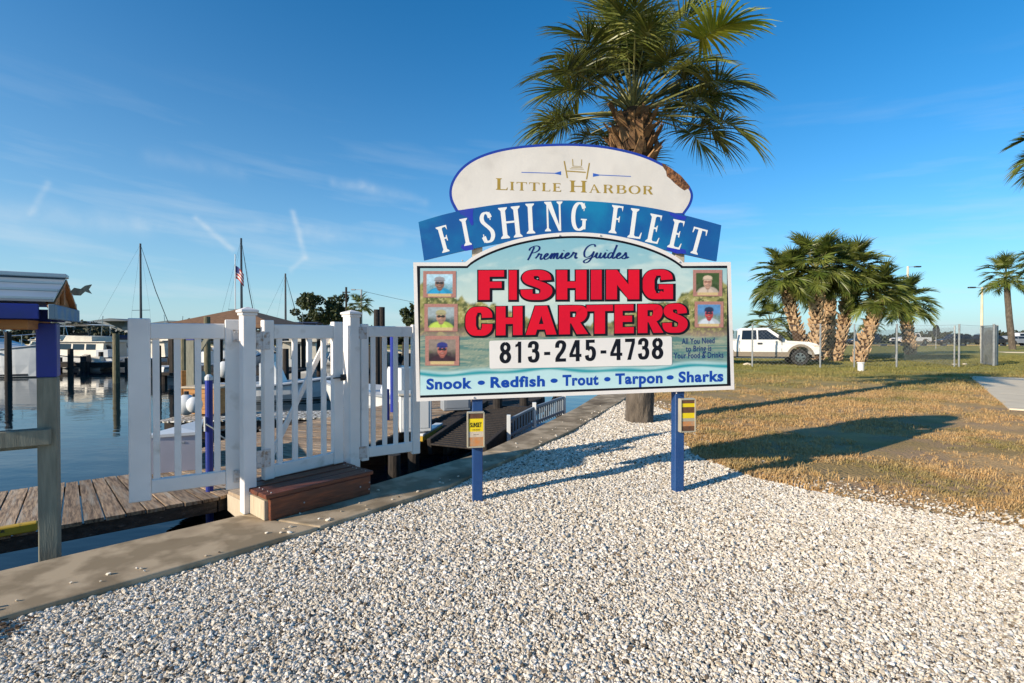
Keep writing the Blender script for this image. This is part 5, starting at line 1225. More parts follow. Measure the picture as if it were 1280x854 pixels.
# ------------------------------------------------------------------ pickup truck and distant cars
def prof(poly,hw_fn,mb=None):
    mb=mb or MB();n=len(poly);vs=[(x,hw_fn(x,z),z) for x,z in poly]+[(x,-hw_fn(x,z),z) for x,z in poly]
    return mb.add(vs,[tuple(range(n)),tuple(range(n,2*n))[::-1]]+[(i,n+i,n+(i+1)%n,(i+1)%n) for i in range(n)])
def sidepatch(poly,hw_fn,off,sides=(-1,1)):
    out=[]
    for s_ in sides: out.append(MB().add([(x,s_*(hw_fn(x,z)+off),z) for x,z in poly],[tuple(range(len(poly)))[::s_]]))
    return out
_part=part
def part(name,mb,*a,**k):
    if isinstance(mb,list):
        for q in mb: o=_part(name,q,*a,**k)
        return o
    return _part(name,mb,*a,**k)
def arc(cx,cz,r,a0,a1,n=9): return [(cx+r*cos(R(a0+(a1-a0)*k/(n-1))),cz+r*sin(R(a0+(a1-a0)*k/(n-1)))) for k in range(n)]
def wheel(t,x,y,r,w,rimmat='chrome'):
    sg=1 if y>0 else -1
    m_=MB();n=22;pr=[(r*.58,-w/2),(r*.93,-w/2),(r,-w*.32),(r,w*.32),(r*.93,w/2),(r*.58,w/2)];vs=[];fs_=[]
    for k in range(n):
        a=2*pi*k/n
        for (q,yy) in pr: vs.append((q*cos(a),yy,q*sin(a)))
    for k in range(n):
        for j in range(5): fs_.append((k*6+j,k*6+j+1,((k+1)%n)*6+j+1,((k+1)%n)*6+j))
    m_.add(vs,fs_);o=part('wheel',m_,'black_rubber',t);o.location=(x,y,r)
    h=MB();yy=sg*w*.40
    for k in range(5):
        a=2*pi*k/5+.3;h.add([(r*.10*cos(a-1.2),yy,r*.10*sin(a-1.2)),(r*.58*cos(a-.26),yy,r*.58*sin(a-.26)),(r*.58*cos(a+.26),yy,r*.58*sin(a+.26)),(r*.10*cos(a+1.2),yy,r*.10*sin(a+1.2))],[(0,1,2,3)])
    n=20;V=[];F=[]
    for k in range(n):
        a=2*pi*k/n;V+= [(r*.50*cos(a),yy+sg*.005,r*.50*sin(a)),(r*.62*cos(a),yy+sg*.005,r*.62*sin(a))]
    for k in range(n): F.append((2*k,2*k+1,2*((k+1)%n)+1,2*((k+1)%n)))
    h.add(V,F);h.add([(r*.17*cos(2*pi*k/10),yy+sg*.012,r*.17*sin(2*pi*k/10)) for k in range(10)],[tuple(range(10))])
    o2=link('rim',mesh_of('rim',h,rimmat),o)
    d=MB().add([(r*.56*cos(2*pi*k/16),sg*w*.22,r*.56*sin(2*pi*k/16)) for k in range(16)],[tuple(range(16))]);link('brake_disc',mesh_of('brake_disc',d,'truck_black'),o)
    return o
def pickup(label,loc,rz,body='truck_white',lower='truck_tan',scale=1.0):
    t=thing('pickup_truck',label,'pickup truck',loc,rz);t.scale=(scale,)*3
    hw=lambda x,z: .97-.05*max(0,(x-2.2)/.7)-.03*max(0,(z-.95)/.35)
    wr=.46;fx,rx=1.92,-1.75
    body_p=[(-2.85,.62),(-2.85,1.28),(2.35,1.22),(2.62,1.14),(2.80,.98),(2.83,.62)]
    low=[(2.83,.62),(2.78,.52),(fx+.52,.50)]+arc(fx,.44,.52,8,172)+[(fx-.53,.46),(rx+.53,.46)]+arc(rx,.44,.52,8,172)+[(rx-.53,.50),(-2.85,.55)]
    full=[(-2.85,.55),(-2.85,1.27),(1.05,1.27),(2.30,1.20),(2.66,1.10),(2.82,.93),(2.83,.62)]+low[1:]
    # body built of upper panel and arches via one outline
    full=[(-2.85,.56),(-2.85,1.27),(1.05,1.27),(2.30,1.20),(2.66,1.10),(2.82,.93),(2.82,.60),(fx+.52,.56)]+arc(fx,.44,.53,12,168)+[(rx+.53,.56)]+arc(rx,.44,.53,12,168)
    part('body',prof(full,hw),body,t)
    part('rocker_panel',sidepatch([(fx-.54,.44),(fx-.50,.68),(rx+.50,.68),(rx+.54,.44)],hw,.006),lower,t)
    part('rocker_panel',sidepatch([(-2.84,.50),(-2.84,.68),(rx-.50,.68),(rx-.54,.50)],hw,.006),lower,t)
    for cx_ in (fx,rx): part('wheel_arch',sidepatch(arc(cx_,.44,.64,0,180,13)+arc(cx_,.44,.53,180,0,13),hw,.016),lower,t)
    part('chassis',MB().box((0,0,.46),(5.2,1.3,.22),.02),'truck_black',t)
    part('bed_floor',MB().box((-1.95,0,1.275),(1.7,1.66,.012)),'truck_black',t)
    chw=lambda x,z:.93-.20*max(0,(z-1.27)/.63)
    cab=[(-1.02,1.26),(-.98,1.80),(-.85,1.90),(.35,1.92),(.50,1.89),(1.32,1.26)]
    part('cab',prof(cab,chw),body,t)
    part('window',sidepatch([(-.02,1.31),(-.02,1.80),(.38,1.81),(.98,1.34),(.96,1.31)],chw,.012),'glass_dark',t)
    part('window',sidepatch([(-.82,1.31),(-.76,1.79),(-.10,1.80),(-.10,1.31)],chw,.012),'glass_dark',t)
    m_=MB();y1,y2=.70,.84;m_.add([(.55,-y1,1.855),(.55,y1,1.855),(1.27,y2,1.315),(1.27,-y2,1.315)],[(0,1,2,3)]);m_.v=[(x+.02,y,z+.02) for x,y,z in m_.v];part('windshield',m_,'glass_dark',t)
    m_=MB().add([(-1.04,-.7,1.36),(-1.04,.7,1.36),(-1.01,.64,1.78),(-1.01,-.64,1.78)],[(0,3,2,1)]);part('rear_window',m_,'glass_dark',t)
    part('door_seam',sidepatch([(-.92,.70),(-.92,1.26),(-.895,1.26),(-.895,.70)],hw,.008),'truck_black',t)
    part('door_seam',sidepatch([(1.06,.70),(1.06,1.26),(1.08,1.26),(1.08,.70)],hw,.008),'truck_black',t)
    part('door_handle',sidepatch([(-.06,1.06),(-.06,1.15),(.16,1.15),(.16,1.06)],hw,.02),'truck_black',t)
    for s_ in (-1,1):
        part('mirror',MB().box((.98,s_*1.06,1.40),(.16,.22,.26),.03),'truck_black',t)
        part('headlight',MB().box((2.66,s_*.76,.95),(.30,.34,.20),.04),'lamp_amber',t)
        part('running_board',MB().box((.05,s_*1.0,.37),(2.3,.14,.05),.01),'pale_wood' if False else 'chrome',t)
    part('grille',MB().box((2.82,0,.90),(.05,1.10,.30),.02),'truck_black',t)
    part('front_bumper',MB().box((2.86,0,.60),(.18,1.86,.24),.05),'truck_black',t)
    part('rear_bumper',MB().box((-2.92,0,.58),(.16,1.8,.20),.04),'chrome',t)
    for s_ in (-1,1):
        for cx_ in (fx,rx): wheel(t,cx_,s_*.83,wr-.05,.27)
    return t
pickup('white pickup truck with tan lower trim parked behind the chain-link fence',(13.0,27.3,.0),R(-17))
pickup('small distant white pickup parked in the lot behind the rightmost clump palm',(63,81,.01),R(-172))
def suv(label,loc,rz,mat,ln=4.7,h=1.72,name='parked_car',ct='car'):
    t=thing(name,label,ct,loc,rz);k=ln/4.7;hw=lambda x,z:.92;fx,rx=1.42*k,-1.42*k
    body_=[(-2.33*k,.42),(-2.35*k,1.0),(1.2*k,1.02),(2.15*k,.90),(2.35*k,.70),(2.35*k,.40),(fx+.42,.36)]+arc(fx,.34,.42,8,172)+[(rx+.43,.36)]+arc(rx,.34,.42,8,172)
    part('body',prof(body_,hw),mat,t);c=lambda x,z:.90-.22*max(0,(z-1.0)/.7)
    part('cabin',prof([(-2.25*k,1.0),(-2.05*k,h-.06),(-1.8*k,h),(.15*k,h),(.4*k,h-.04),(1.2*k,1.0)],c),mat,t)
    part('window',sidepatch([(-2.05*k,1.05),(-1.9*k,h-.14),(-.9*k,h-.12),(-.9*k,1.05)],c,.012),'glass_dark',t);part('window',sidepatch([(-.8*k,1.05),(-.8*k,h-.12),(.2*k,h-.13),(.98*k,1.05)],c,.012),'glass_dark',t)
    m_=MB().add([(.45*k,-.62,h-.05),(.45*k,.62,h-.05),(1.18*k,.84,1.04),(1.18*k,-.84,1.04)],[(0,1,2,3)]);m_.v=[(x+.02,y,z+.02) for x,y,z in m_.v];part('windshield',m_,'glass_dark',t)
    for s_ in (-1,1):
        part('headlight',MB().box((2.24*k,s_*.68,.74),(.2,.3,.14),.03),'lamp_amber',t)
        for x_ in (fx,rx): wheel(t,x_,s_*.80,.34,.22)
    return t
suv('dark pickup-like car parked left of the small white pickup',(55.5,81,.01),R(-176),'truck_black')
suv('black hatchback nosed in beside the round sign pole',(69,80,.01),R(176),'truck_black',4.6)
suv('black car parked right of the hatchback behind the fence',(75,80,.01),R(-4),'truck_black',4.9,1.75)
suv('silver car half hidden behind the folded fence gate',(81,82,.01),R(2),'boat_grey',4.6,1.5)
suv('white van at the right edge beyond the slender palm',(83.5,83,.01),R(4),'boat_white',4.9,2.0)

# ------------------------------------------------------------------ chain-link fence
FD=24.6
fence=thing('chain_link_fence','chain-link fence with galvanized posts crossing the lawn','fence',(14,FD,0))
fx_px=[(905,26.0),(940.5,24.9),(1025.5,23.6),(1068,24.2),(1121,24.0),(1199,24.2)]
fpt=[Vector(((px-CX)/FPX*d,d,0)) for px,d in fx_px]
fpt+= [Vector(((1243-CX)/FPX*25.6,25.6,0))]
for i,p in enumerate(fpt): part('fence_post',MB().tube([p,p+Vector((0,0,2.06))],.040 if i!=3 else .03,8),'galv',fence,world=True)
def mesh_panel(a,b,h,z0=.05,sp=.17,w=.0022,mat='galv'):
    mb=MB();d=b-a;L_=d.length;d.normalize();n=int((L_+h)/sp)
    for sgn in (1,-1):
        for k in range(n):
            s0=k*sp-(h if sgn>0 else 0);za,zb_=0,h;sa,sb=s0,s0+h*sgn if sgn<0 else s0+h
            if sgn<0: sa,sb=k*sp,k*sp-h
            # clip to [0,L]
            t0,t1=0,1
            def S_(t): return sa+(sb-sa)*t
            lo,hi=0.0,1.0;dd_=sb-sa
            ta,tb=(0-sa)/dd_,(L_-sa)/dd_;lo=max(lo,min(ta,tb));hi=min(hi,max(ta,tb))
            if hi<=lo: continue
            p=a+d*S_(lo)+Vector((0,0,z0+h*lo));q=a+d*S_(hi)+Vector((0,0,z0+h*hi));mb.beam(p,q,w,w,0)
    return mb
for i in range(1,len(fpt)-1):
    o=part('wire_mesh',mesh_panel(fpt[i],fpt[i+1],1.9,w=.003),'galv',fence,world=True);o['kind']='stuff'
    part('top_wire',MB().tube([fpt[i]+Vector((0,0,2.02)),lerp(fpt[i],fpt[i+1],.5)+Vector((0,0,1.985)),fpt[i+1]+Vector((0,0,2.02))],.006,5),'galv',fence,world=True)
# folded gate panels at the right end
fg=thing('fence_gate','folded chain-link gate panels stacked at the right end of the fence','gate',tuple(fpt[-1]))
for k in range(3):
    a=fpt[-1]+Vector((.12+k*.14,.05+.1*k,0));b=a+Vector((.50,1.35,0))
    m_=MB();
    for p,q in ((a,b),(a+Vector((0,0,1.95)),b+Vector((0,0,1.95)))): m_.beam(p+Vector((0,0,.06)),q+Vector((0,0,.06)),.045,.045,0)
    for p in (a,b): m_.tube([p+Vector((0,0,.03)),p+Vector((0,0,2.05))],.03,6)
    part('gate_frame',m_,'galv',fg,world=True);o=part('wire_mesh',mesh_panel(a,b,1.9,sp=.07,w=.004),'galv',fg,world=True);o['kind']='stuff'
part('gate_post',MB().tube([fpt[-1]+Vector((-.03,0,0)),fpt[-1]+Vector((-.03,0,2.1))],.05,8),'galv',fg,world=True)
f2=thing('chain_link_fence','second chain-link run receding behind the corner post toward the lot','fence',tuple(fpt[5]))
fr_=[fpt[5]+Vector((.3,.6,0)),fpt[5]+Vector((3.0,8,0)),fpt[5]+Vector((6.5,17,0))]
for p in fr_: part('fence_post',MB().tube([p,p+Vector((0,0,2.0))],.035,6),'galv',f2,world=True)
for i in range(2): o=part('wire_mesh',mesh_panel(fr_[i],fr_[i+1],1.85,sp=.13,w=.004),'galv',f2,world=True);o['kind']='stuff'
# white stump and stones by the fence
wb_=at(1076,464,0);ws=thing('pipe_stub','short white plastic pipe stub standing on the grass below the palms','pipe',tuple(wb_))
part('pipe',MB().tube([(0,0,-.02),(0,0,.33)],.12,14),'boat_white',ws);part('collar',MB().tube([(0,0,.33),(0,0,.38)],.145,14),'boat_white',ws)
for i,(px,py,l) in enumerate([(934,457,'pale stone at the foot of the fence post near the pickup'),(1193,457,'small pale stone left of the tall fence post'),(1206,456.5,'small pale stone right of the tall fence post')]):
    single('stone',MB().blob((0,0,.05),.16 if i==0 else .10,seed=i,sq=(1.3,.8,.5),sub=1),'path_concrete',l,'stone',loc=tuple(at(px,py,0)))
# lamp posts in the lot
def lamp(label,px,d,ytop,arms):
    b=gb0(px,d);h=atd(px,ytop,d).z;t=thing('lamp_post',label,'street lamp',tuple(b));part('pole',MB().tube([(0,0,0),(0,0,h)],[.16,.11],8),'path_concrete',t)
    for s_ in arms:
        part('arm',MB().beam((0,0,h-.1),(s_*.9,0,h-.05),.07,.07,.01),'galv',t);part('lamp_head',MB().box((s_*1.25,0,h-.05),(.8,.35,.16),.04),'truck_black',t)
    return t
lamp('tall lot lamp rising behind the rightmost clump palm',1134,66,333,(1,))
lamp('double-headed lot lamp left of the slender tall palm',1227,62,359,(-1,1))
sg_=thing('round_sign','dark oval sign on a thin pole beside the black hatchback','sign',tuple(gb0(1170,58)));part('pole',MB().tube([(0,0,0),(0,0,2.6)],.04,6),'galv',sg_);mo=MB();mo.add([(.42*cos(2*pi*k/16),-.03,2.05+.72*sin(2*pi*k/16)) for k in range(16)]+[(.42*cos(2*pi*k/16),.0,2.05+.72*sin(2*pi*k/16)) for k in range(16)],[tuple(range(16)),tuple(range(16,32))[::-1]]+[(k,(k+1)%16,16+(k+1)%16,16+k) for k in range(16)]);part('panel',mo,'truck_black',sg_)
for (px,lbl) in ((1102,'pale utility box left of the white stump palm line'),): pass

# ------------------------------------------------------------------ boats
def hull(t,L_,B,fb,ft,mat='boat_white',stern=.0,stripe=None,rake=.9,draft=.35):
    """L_ length, B beam, fb freeboard amidships/aft, ft at bow; origin at waterline amidships, bow +x"""
    n=14;rows=[]
    for i in range(n+1):
        u=i/n;x=-L_/2+L_*u;s_=max(0.0,1-((u-.35)/.65)**2.4) if u>.35 else 1-.10*((.35-u)/.35)**2
        hb=B/2*s_;zs=fb+(ft-fb)*max(0,(u-.2)/.8)**1.8;xr=rake*max(0,(u-.75)/.25)
        rows.append([(x-xr*.9,0,-draft*(1-u**3)),(x-xr*.7,hb*.72,-.02+.10*u),(x-xr*.5,hb*.90,zs*.40),(x,hb,zs)])
    mb=MB();V=[];F=[];m=4
    for r_ in rows:
        V+= [(p[0],p[1],p[2]) for p in r_]+[(p[0],-p[1],p[2]) for p in r_]
    for i in range(n):
        for j in range(3):
            a=i*8+j;F.append((a,a+1,a+9,a+8));F.append((a+4,a+12,a+13,a+5))
        F.append((i*8+3,i*8+7,(i+1)*8+7,(i+1)*8+3))     # deck
    F.append((0,4,5,1));F.append((1,5,6,2));F.append((2,6,7,3));mb.add(V,F);part('hull',mb,mat,t)
    rr_=MB()
    for s_ in (-1,1): rr_.tube([(r_[3][0],s_*(r_[3][1]+.02),r_[3][2]-.04) for r_ in rows],.05,5)
    part('rub_rail',rr_,stripe or 'boat_grey',t)
    bt_=MB()
    for s_ in (-1,1):
        V=[];
        for r_ in rows[:-1]: V+= [(r_[1][0],s_*(r_[1][1]+.012),r_[1][2]+.02),(r_[1][0]*.99+r_[2][0]*.01,s_*(r_[1][1]*.86+r_[2][1]*.14+.02),r_[1][2]*.78+r_[2][2]*.22)]
        bt_.add(V,[(2*i,2*i+1,2*i+3,2*i+2) for i in range(n-1)])
    part('boot_stripe',bt_,'boat_dark',t);return rows
def boat_thing(label,px,py,d,rz,name='motor_yacht',ct='boat'):
    p=Vector(((px-CX)/FPX*d,d,WZ));return thing(name,label,ct,tuple(p),rz)
def house(t,poly,hw0,taper,win,mat='boat_white',z0=0,nm='cabin',zt=1.0):
    f=lambda x,z:hw0-taper*(z-z0);part(nm,prof(poly,f),mat,t)
    for w_ in win: part('window',sidepatch(w_,f,.015),'glass_dark',t)
def rails(t,pts,h,mat='chrome'):
    mb=MB();mb.tube([(x,y,z+h) for x,y,z in pts],.022,4)
    for p in pts: mb.tube([p,(p[0],p[1],p[2]+h)],.018,4)
    part('handrail',mb,mat,t)
# 1: cruiser at the far left, bow to the right
t=boat_thing('white sport cruiser at the far left, bow pointing right beneath the shelter roof',-18,470,32,R(-14))
hull(t,10.5,3.4,1.35,2.05)
house(t,[(-3.6,1.35),(-3.3,2.3),(-.2,2.35),(1.2,2.0),(2.6,1.6),(3.0,1.5)],1.35,.22,[[(-.6,1.75),(-.5,2.15),(.3,2.12),(1.2,1.82)]],z0=1.35)
part('hardtop',MB().box((-1.8,0,3.15),(3.8,2.6,.12),.05),'boat_white',t)
for x_ in (-3.3,-.3):
    for s_ in (-1,1): part('strut',MB().beam((x_+.3,s_*1.15,2.2),(x_,s_*1.1,3.1),.20,.08,.01,up=(0,1,0)),'boat_white',t)
part('windscreen',MB().add([(-.1,-1.0,2.36),(-.1,1.0,2.36),(-.6,.95,3.0),(-.6,-.95,3.0)],[(0,1,2,3)]),'glass_dark',t)
part('porthole_row',sidepatch([(-2.5,.95),(-2.5,1.07),(-1.9,1.07),(-1.9,.95)],lambda x,z:1.66,.01),'glass_dark',t)
part('porthole_row',sidepatch([(1.0,1.15),(1.0,1.27),(1.6,1.29),(1.6,1.17)],lambda x,z:1.64-.1*(x-.9),.01),'glass_dark',t)
rails(t,[(x_,s_*yy,zz) for s_ in (1,) for x_,yy,zz in ((1.5,1.45,1.75),(2.8,1.1,1.85),(4.0,.6,1.95),(4.9,.1,2.05))],.6);rails(t,[(x_,-yy,zz) for x_,yy,zz in ((1.5,1.45,1.75),(2.8,1.1,1.85),(4.0,.6,1.95),(4.9,.1,2.05))],.6)
# 2: flybridge trawler
def trawler(label,px,d,rz,k=1.0,top=True,dark=False):
    t=boat_thing(label,px,0,d,rz);t.scale=(k,)*3
    hull(t,10.0,3.5,1.15,2.0,'boat_white',stripe='boat_dark')
    house(t,[(-3.8,1.15),(-3.8,2.55),(.9,2.60),(1.7,1.60),(3.2,1.55),(3.4,1.45)],1.45,.10,[[(-3.0,1.85),(-3.0,2.4),(-2.0,2.42),(-2.0,1.85)],[(-1.8,1.85),(-1.8,2.42),(-.6,2.43),(-.6,1.85)],[(-.4,1.85),(-.4,2.43),(.75,2.44),(1.1,1.9)]],z0=1.15,mat='boat_cream')
    part('windscreen',MB().add([(.97,-1.2,2.56),(.97,1.2,2.56),(1.68,1.3,1.70),(1.68,-1.3,1.70)],[(0,1,2,3)]),'glass_dark',t)
    part('boat_deck',MB().box((-1.5,0,2.64),(5.4,3.1,.09),.03),'boat_cream',t)
    part('flybridge',prof([(-2.4,2.68),(-2.4,3.15),(.3,3.25),(.7,2.68)],lambda x,z:1.15),'boat_cream',t)
    part('fly_windscreen',MB().add([(.1,-1.0,3.26),(.1,1.0,3.26),(-.1,.95,3.5),(-.1,-.95,3.5)],[(0,1,2,3)]),'glass_dark',t)
    if top:
        bm_=MB();n=8
        V=[(-2.6+3.2*i/n,s_*1.2,4.25+.14*sin(pi*i/n)) for i in range(n+1) for s_ in (-1,1)];bm_.add(V,[(2*i,2*i+1,2*i+3,2*i+2) for i in range(n)]);V2=[(x,y,z-.05) for x,y,z in V];bm_.add(V2,[(2*i+2,2*i+3,2*i+1,2*i) for i in range(n)])
        part('bimini',bm_,'navy_canvas' if dark else 'boat_cream',t)
        pl=MB()
        for x_ in (-2.4,.4):
            for s_ in (-1,1): pl.tube([(x_*.8-.2,s_*1.12,3.1),(x_,s_*1.15,4.26)],.025,4)
        part('bimini_frame',pl,'chrome',t)
    part('mast',MB().tube([(-2.3,0,3.1),(-2.5,0,5.2)],.035,5),'chrome',t)
    rails(t,[(1.8,1.5,1.5),(3.0,1.15,1.7),(4.1,.6,1.85),(4.9,.1,2.0)],.65);rails(t,[(1.8,-1.5,1.5),(3.0,-1.15,1.7),(4.1,-.6,1.85),(4.9,-.1,2.0)],.65)
    for x_ in (-2.6,1.2): part('fender',MB().blob((x_,-1.80,.95),.26,sq=(1,1,1.4),sub=1,amp=0),'boat_white',t,smooth=True)
    return t
trawler('cream flybridge trawler with bimini moored right of the shelter post',100,40,R(175),.78)
trawler('white cruiser with dark canopy seen between pickets of the open leaf',232,42,R(78),.80,dark=True)
trawler('white cabin boat with dark top seen through the closed gate leaf',386,38,R(100),.80,dark=True)
trawler('smaller cabin cruiser moored beyond the slim piling left of the gate',150,52,R(100),.72,top=False)
trawler('white trawler seen through the leftmost gaps of the open gate leaf',205,50,R(170),.85,dark=True)
trawler('white cruiser moored beyond the pavilion behind the tall capped post',325,44,R(15),.75,dark=True)
trawler('cream motor yacht far behind the closed leaf near the leafy tree',418,46,R(165),.7)
trawler('white cabin cruiser between the far-left cruiser and the cream trawler',62,50,R(165),.8)
# small open boats
def skiff(label,px,d,rz,L_=5.2,canopy=None,k=1.0):
    t=boat_thing(label,px,0,d,rz,'motorboat');t.scale=(k,)*3;hull(t,L_,2.1,.62,.95,rake=.6,draft=.2)
    part('console',prof([(-.5,.6),(-.5,1.45),(.0,1.5),(.35,.6)],lambda x,z:.42),'boat_white',t);part('windscreen',MB().add([(.03,-.4,1.5),(.03,.4,1.5),(-.12,.38,1.8),(-.12,-.38,1.8)],[(0,1,2,3)]),'glass_dark',t)
    part('outboard',prof([(-L_/2-.55,.3),(-L_/2-.6,1.05),(-L_/2-.15,1.15),(-L_/2-.05,.75),(-L_/2-.2,.0)],lambda x,z:.2),'truck_black',t)
    part('seat',MB().box((-1.2,0,.80),(.45,1.0,.35),.05),'boat_cream',t)
    if canopy:
        part('canopy',MB().box((-.3,0,2.45),(2.2,1.8,.07),.03),canopy,t);m_=MB()
        for x_ in (-1.1,.5):
            for s_ in (-1,1): m_.tube([(x_,s_*.8,.6),(x_,s_*.8,2.42)],.025,5)
        part('canopy_frame',m_,'chrome',t)
    return t
skiff('white motorboat moored beyond the lit dock behind the fence panel',494,17.0,R(160),6.0)
skiff('low white skiff beyond the speckled float, seen through the closed leaf',345,20,R(10),5.0)
skiff('small tender tied beside the cream trawler stern',133,39,R(95),3.6)
skiff('center-console boat with blue canopy far behind the open leaf',262,34,R(60),6.5,'navy_canvas')
skiff('distant white motorboat against the far bank, left of the latch post',412,44,R(185),7.0,'boat_white')
def sailboat(label,px,d,ytop,rz,k=1.0,sp=True,L_=9.0):
    t=boat_thing(label,px,0,d,rz,'sailboat','sailboat');hull(t,L_,2.8,.9,1.3,stripe='navy_canvas');house(t,[(-1.8,.9),(-1.7,1.4),(1.2,1.35),(2.0,1.05)],.95,.1,[[(-1.3,1.08),(-1.3,1.26),(.8,1.24),(1.1,1.10)]],z0=.9)
    H=atd(px,ytop,d).z-WZ;part('mast',MB().tube([(.6,0,1.2),(.6,0,H)],[.11,.075],7),'boat_dark',t);part('boom',MB().tube([(.5,0,2.2),(-3.6,0,2.25)],.07,6),'boat_dark',t)
    part('furled_sail',MB().tube([(.3,0,2.38),(-1.5,0,2.42),(-3.4,0,2.36)],[.16,.17,.08],7),'navy_canvas',t)
    part('furled_jib',MB().tube([(L_/2-.3,0,1.5),(2.0,0,H*.62),(.7,0,H*.97)],[.025,.035,.015],5),'boat_dark',t)
    m_=MB()
    for s_ in (-1,1):
        m_.tube([(.6,s_*1.3,1.0),(.6,s_*1.0,H*.45),(.6,0,H*.98)],.006,3);m_.tube([(.6,0,H*.45),(.6,s_*1.0,H*.45)],.02,4)
    m_.tube([(-L_/2+.1,0,1.1),(.6,0,H*.99)],.007,3);part('rigging',m_,'boat_dark',t);return t
sailboat('sailboat with tall dark mast rising left of the open gate leaf',168,44,303,R(75))
sailboat('sailboat whose pale mast stands beside the flag above the tall post',298,40,296,R(95))
sailboat('sailboat with short bare mast right of the brown pavilion roof',352,46,341,R(80))
# flagpole on the pavilion dock
fpb=atd(294.5,430,33);fpx=thing('flagpole','white flagpole with a drooping striped flag above the pavilion','flagpole',(fpb.x,33,-.4))
hF=atd(294.5,318,33).z+.4;part('pole',MB().tube([(0,0,0),(0,0,hF)],[.05,.03],6),'boat_white',fpx)
for k in range(7):
    m_=MB();V=[];n=8
    for i in range(n+1):
        u=i/n;x=.04+.50*u;dz=-.42*u*u-.12*u
        for e in (0,1): V.append((x,.05*sin(u*7),hF-.75-dz*0+(-.115*(k+e))+dz))
    m_.add(V,[(2*i,2*i+1,2*i+3,2*i+2) for i in range(n)]);part('flag_stripe',m_,'flag_red' if k%2==0 else 'flag_white',fpx)
m_=MB();V=[]
for i in range(5):
    u=i/8;x=.04+.50*u;dz=-.42*u*u-.12*u
    for e in (0,1): V.append((x,.05*sin(u*7)-.012,hF-.745-.42*e+dz))
m_.add(V,[(2*i,2*i+1,2*i+3,2*i+2) for i in range(4)]);part('flag_canton',m_,'flag_navy',fpx)
# brown-roofed pavilion on the water
pv=thing('pavilion','open pavilion with brown hip roof behind the tall gate post','pavilion',((303-CX)/FPX*29,29,-.4))
zt_=atd(303,386,29).z+.4;ze_=zt_-1.0
m_=MB();W_=3.1;D_=2.6;m_.add([(-W_,-D_,ze_),(W_,-D_,ze_),(W_,D_,ze_),(-W_,D_,ze_),(0,-.2,zt_),(0,.2,zt_),(-W_,-D_,ze_-.12),(W_,-D_,ze_-.12),(W_,D_,ze_-.12),(-W_,D_,ze_-.12)],[(0,1,4),(1,2,5,4),(2,3,5),(3,0,4,5),(0,6,7,1),(1,7,8,2),(2,8,9,3),(3,9,6,0),(9,8,7,6)])
part('roof',m_,'roof_brown',pv)
for sx_ in (-1,1):
    for sy_ in (-1,1): part('post',MB().box((sx_*2.6,sy_*2.1,(ze_-.2)/2),(.2,.2,ze_-.1),.01),'dark_wood',pv)
part('deck',MB().box((0,0,-.08),(6.4,5.2,.14),.01),'dark_wood',pv)
for sx_ in (-1,0,1):
    for sy_ in (-1,1): part('deck_pile',MB().tube([(sx_*2.8,sy_*2.4,-1.6),(sx_*2.8,sy_*2.4,-.16)],.13,7),'dark_wood',pv)
# mid-water docks with pilings
def simple_dock(label,a,b,w,z=-.45):
    a=Vector(a);b=Vector(b);c=(a+b)/2;d=(b-a);L_=d.length;t=thing('dock',label,'dock',(c.x,c.y,z),atan2(d.y,d.x))
    n=int(L_/.5);bm_=mesh_of('plank',MB().box((0,0,0),(.47,w,.05),.0),'dark_wood')
    for i in range(n): o=link('plank',bm_,t);o.location=(-L_/2+.25+i*.5,0,0)
    part('stringer',MB().box((0,-w/2+.06,-.17),(L_,.08,.28)),'dark_wood',t);part('stringer',MB().box((0,w/2-.06,-.17),(L_,.08,.28)),'dark_wood',t)
    for i in range(int(L_/3)+1):
        for s_ in (-1,1): part('pile',MB().tube([(-L_/2+.2+i*3,s_*w/2,-1.6),(-L_/2+.2+i*3,s_*w/2,.35)],.12,7),'dark_wood',t)
    return t
simple_dock('dark far dock in front of the cream trawler',(-46,37.2,0),(-24.5,37.8,0),1.6)
simple_dock('dark dock running behind the gate leaves toward the far bank',(-23,47,0),(-12.5,46,0),1.6)
simple_dock('dark cross dock joining the pavilion to the far dock',(-24,38.5,0),(-17.5,30,0),1.5)
pil=[(10,28,415,'dark piling in front of the cruiser at the far left'),(145,27,417,'weathered mossy piling left of the open gate leaf'),(103,36,452,'short dark piling in front of the trawler'),(108,36.3,452,'second short dark piling in front of the trawler'),
     (230,19,418,'tall mossy piling seen left of the grey blue-topped post'),(259,22,396,'slender pale piling above the orange-brown box'),(471,21,387,'tall bare piling above the fence panel, left one'),(477.5,21.5,384,'tall bare piling above the fence panel, right one'),
     (345,30,440,'piling seen through the first gap of the closed leaf'),(372,30,430,'piling beside the cabin boat behind the closed leaf'),(505,40,428,'piling against the far quay behind the fence panel'),(275,30,425,'dark piling beneath the pavilion behind the hinge stile')]
pil+=[(88,33,436,'low dark piling in front of the cream trawler bow'),(126,38,440,'dark piling beside the small tender'),(178,34,426,'dark piling seen against the left stile of the open leaf'),(197,26,432,'dark piling in the first gap of the open leaf'),(213,38,424,'far dark piling in the second gap of the open leaf'),
(335,38,428,'far piling left of the closed leaf picket'),(357,27,436,'dark piling beyond the speckled float'),(399,33,424,'dark piling near the diagonal brace'),(418,41,430,'far piling beside the latch post'),(463,36,432,'dark piling left of the two tall bare pilings'),(491,44,436,'short far piling behind the blue pole'),(34,40,436,'far piling between the cruiser and the shelter post')]
for px,d,yt,l in pil: piling(((px-CX)/FPX*d,d),atd(px,yt,d).z,.13 if d<25 else .16,'piling_wood' if px in (145,230,259) else 'dark_wood',l)

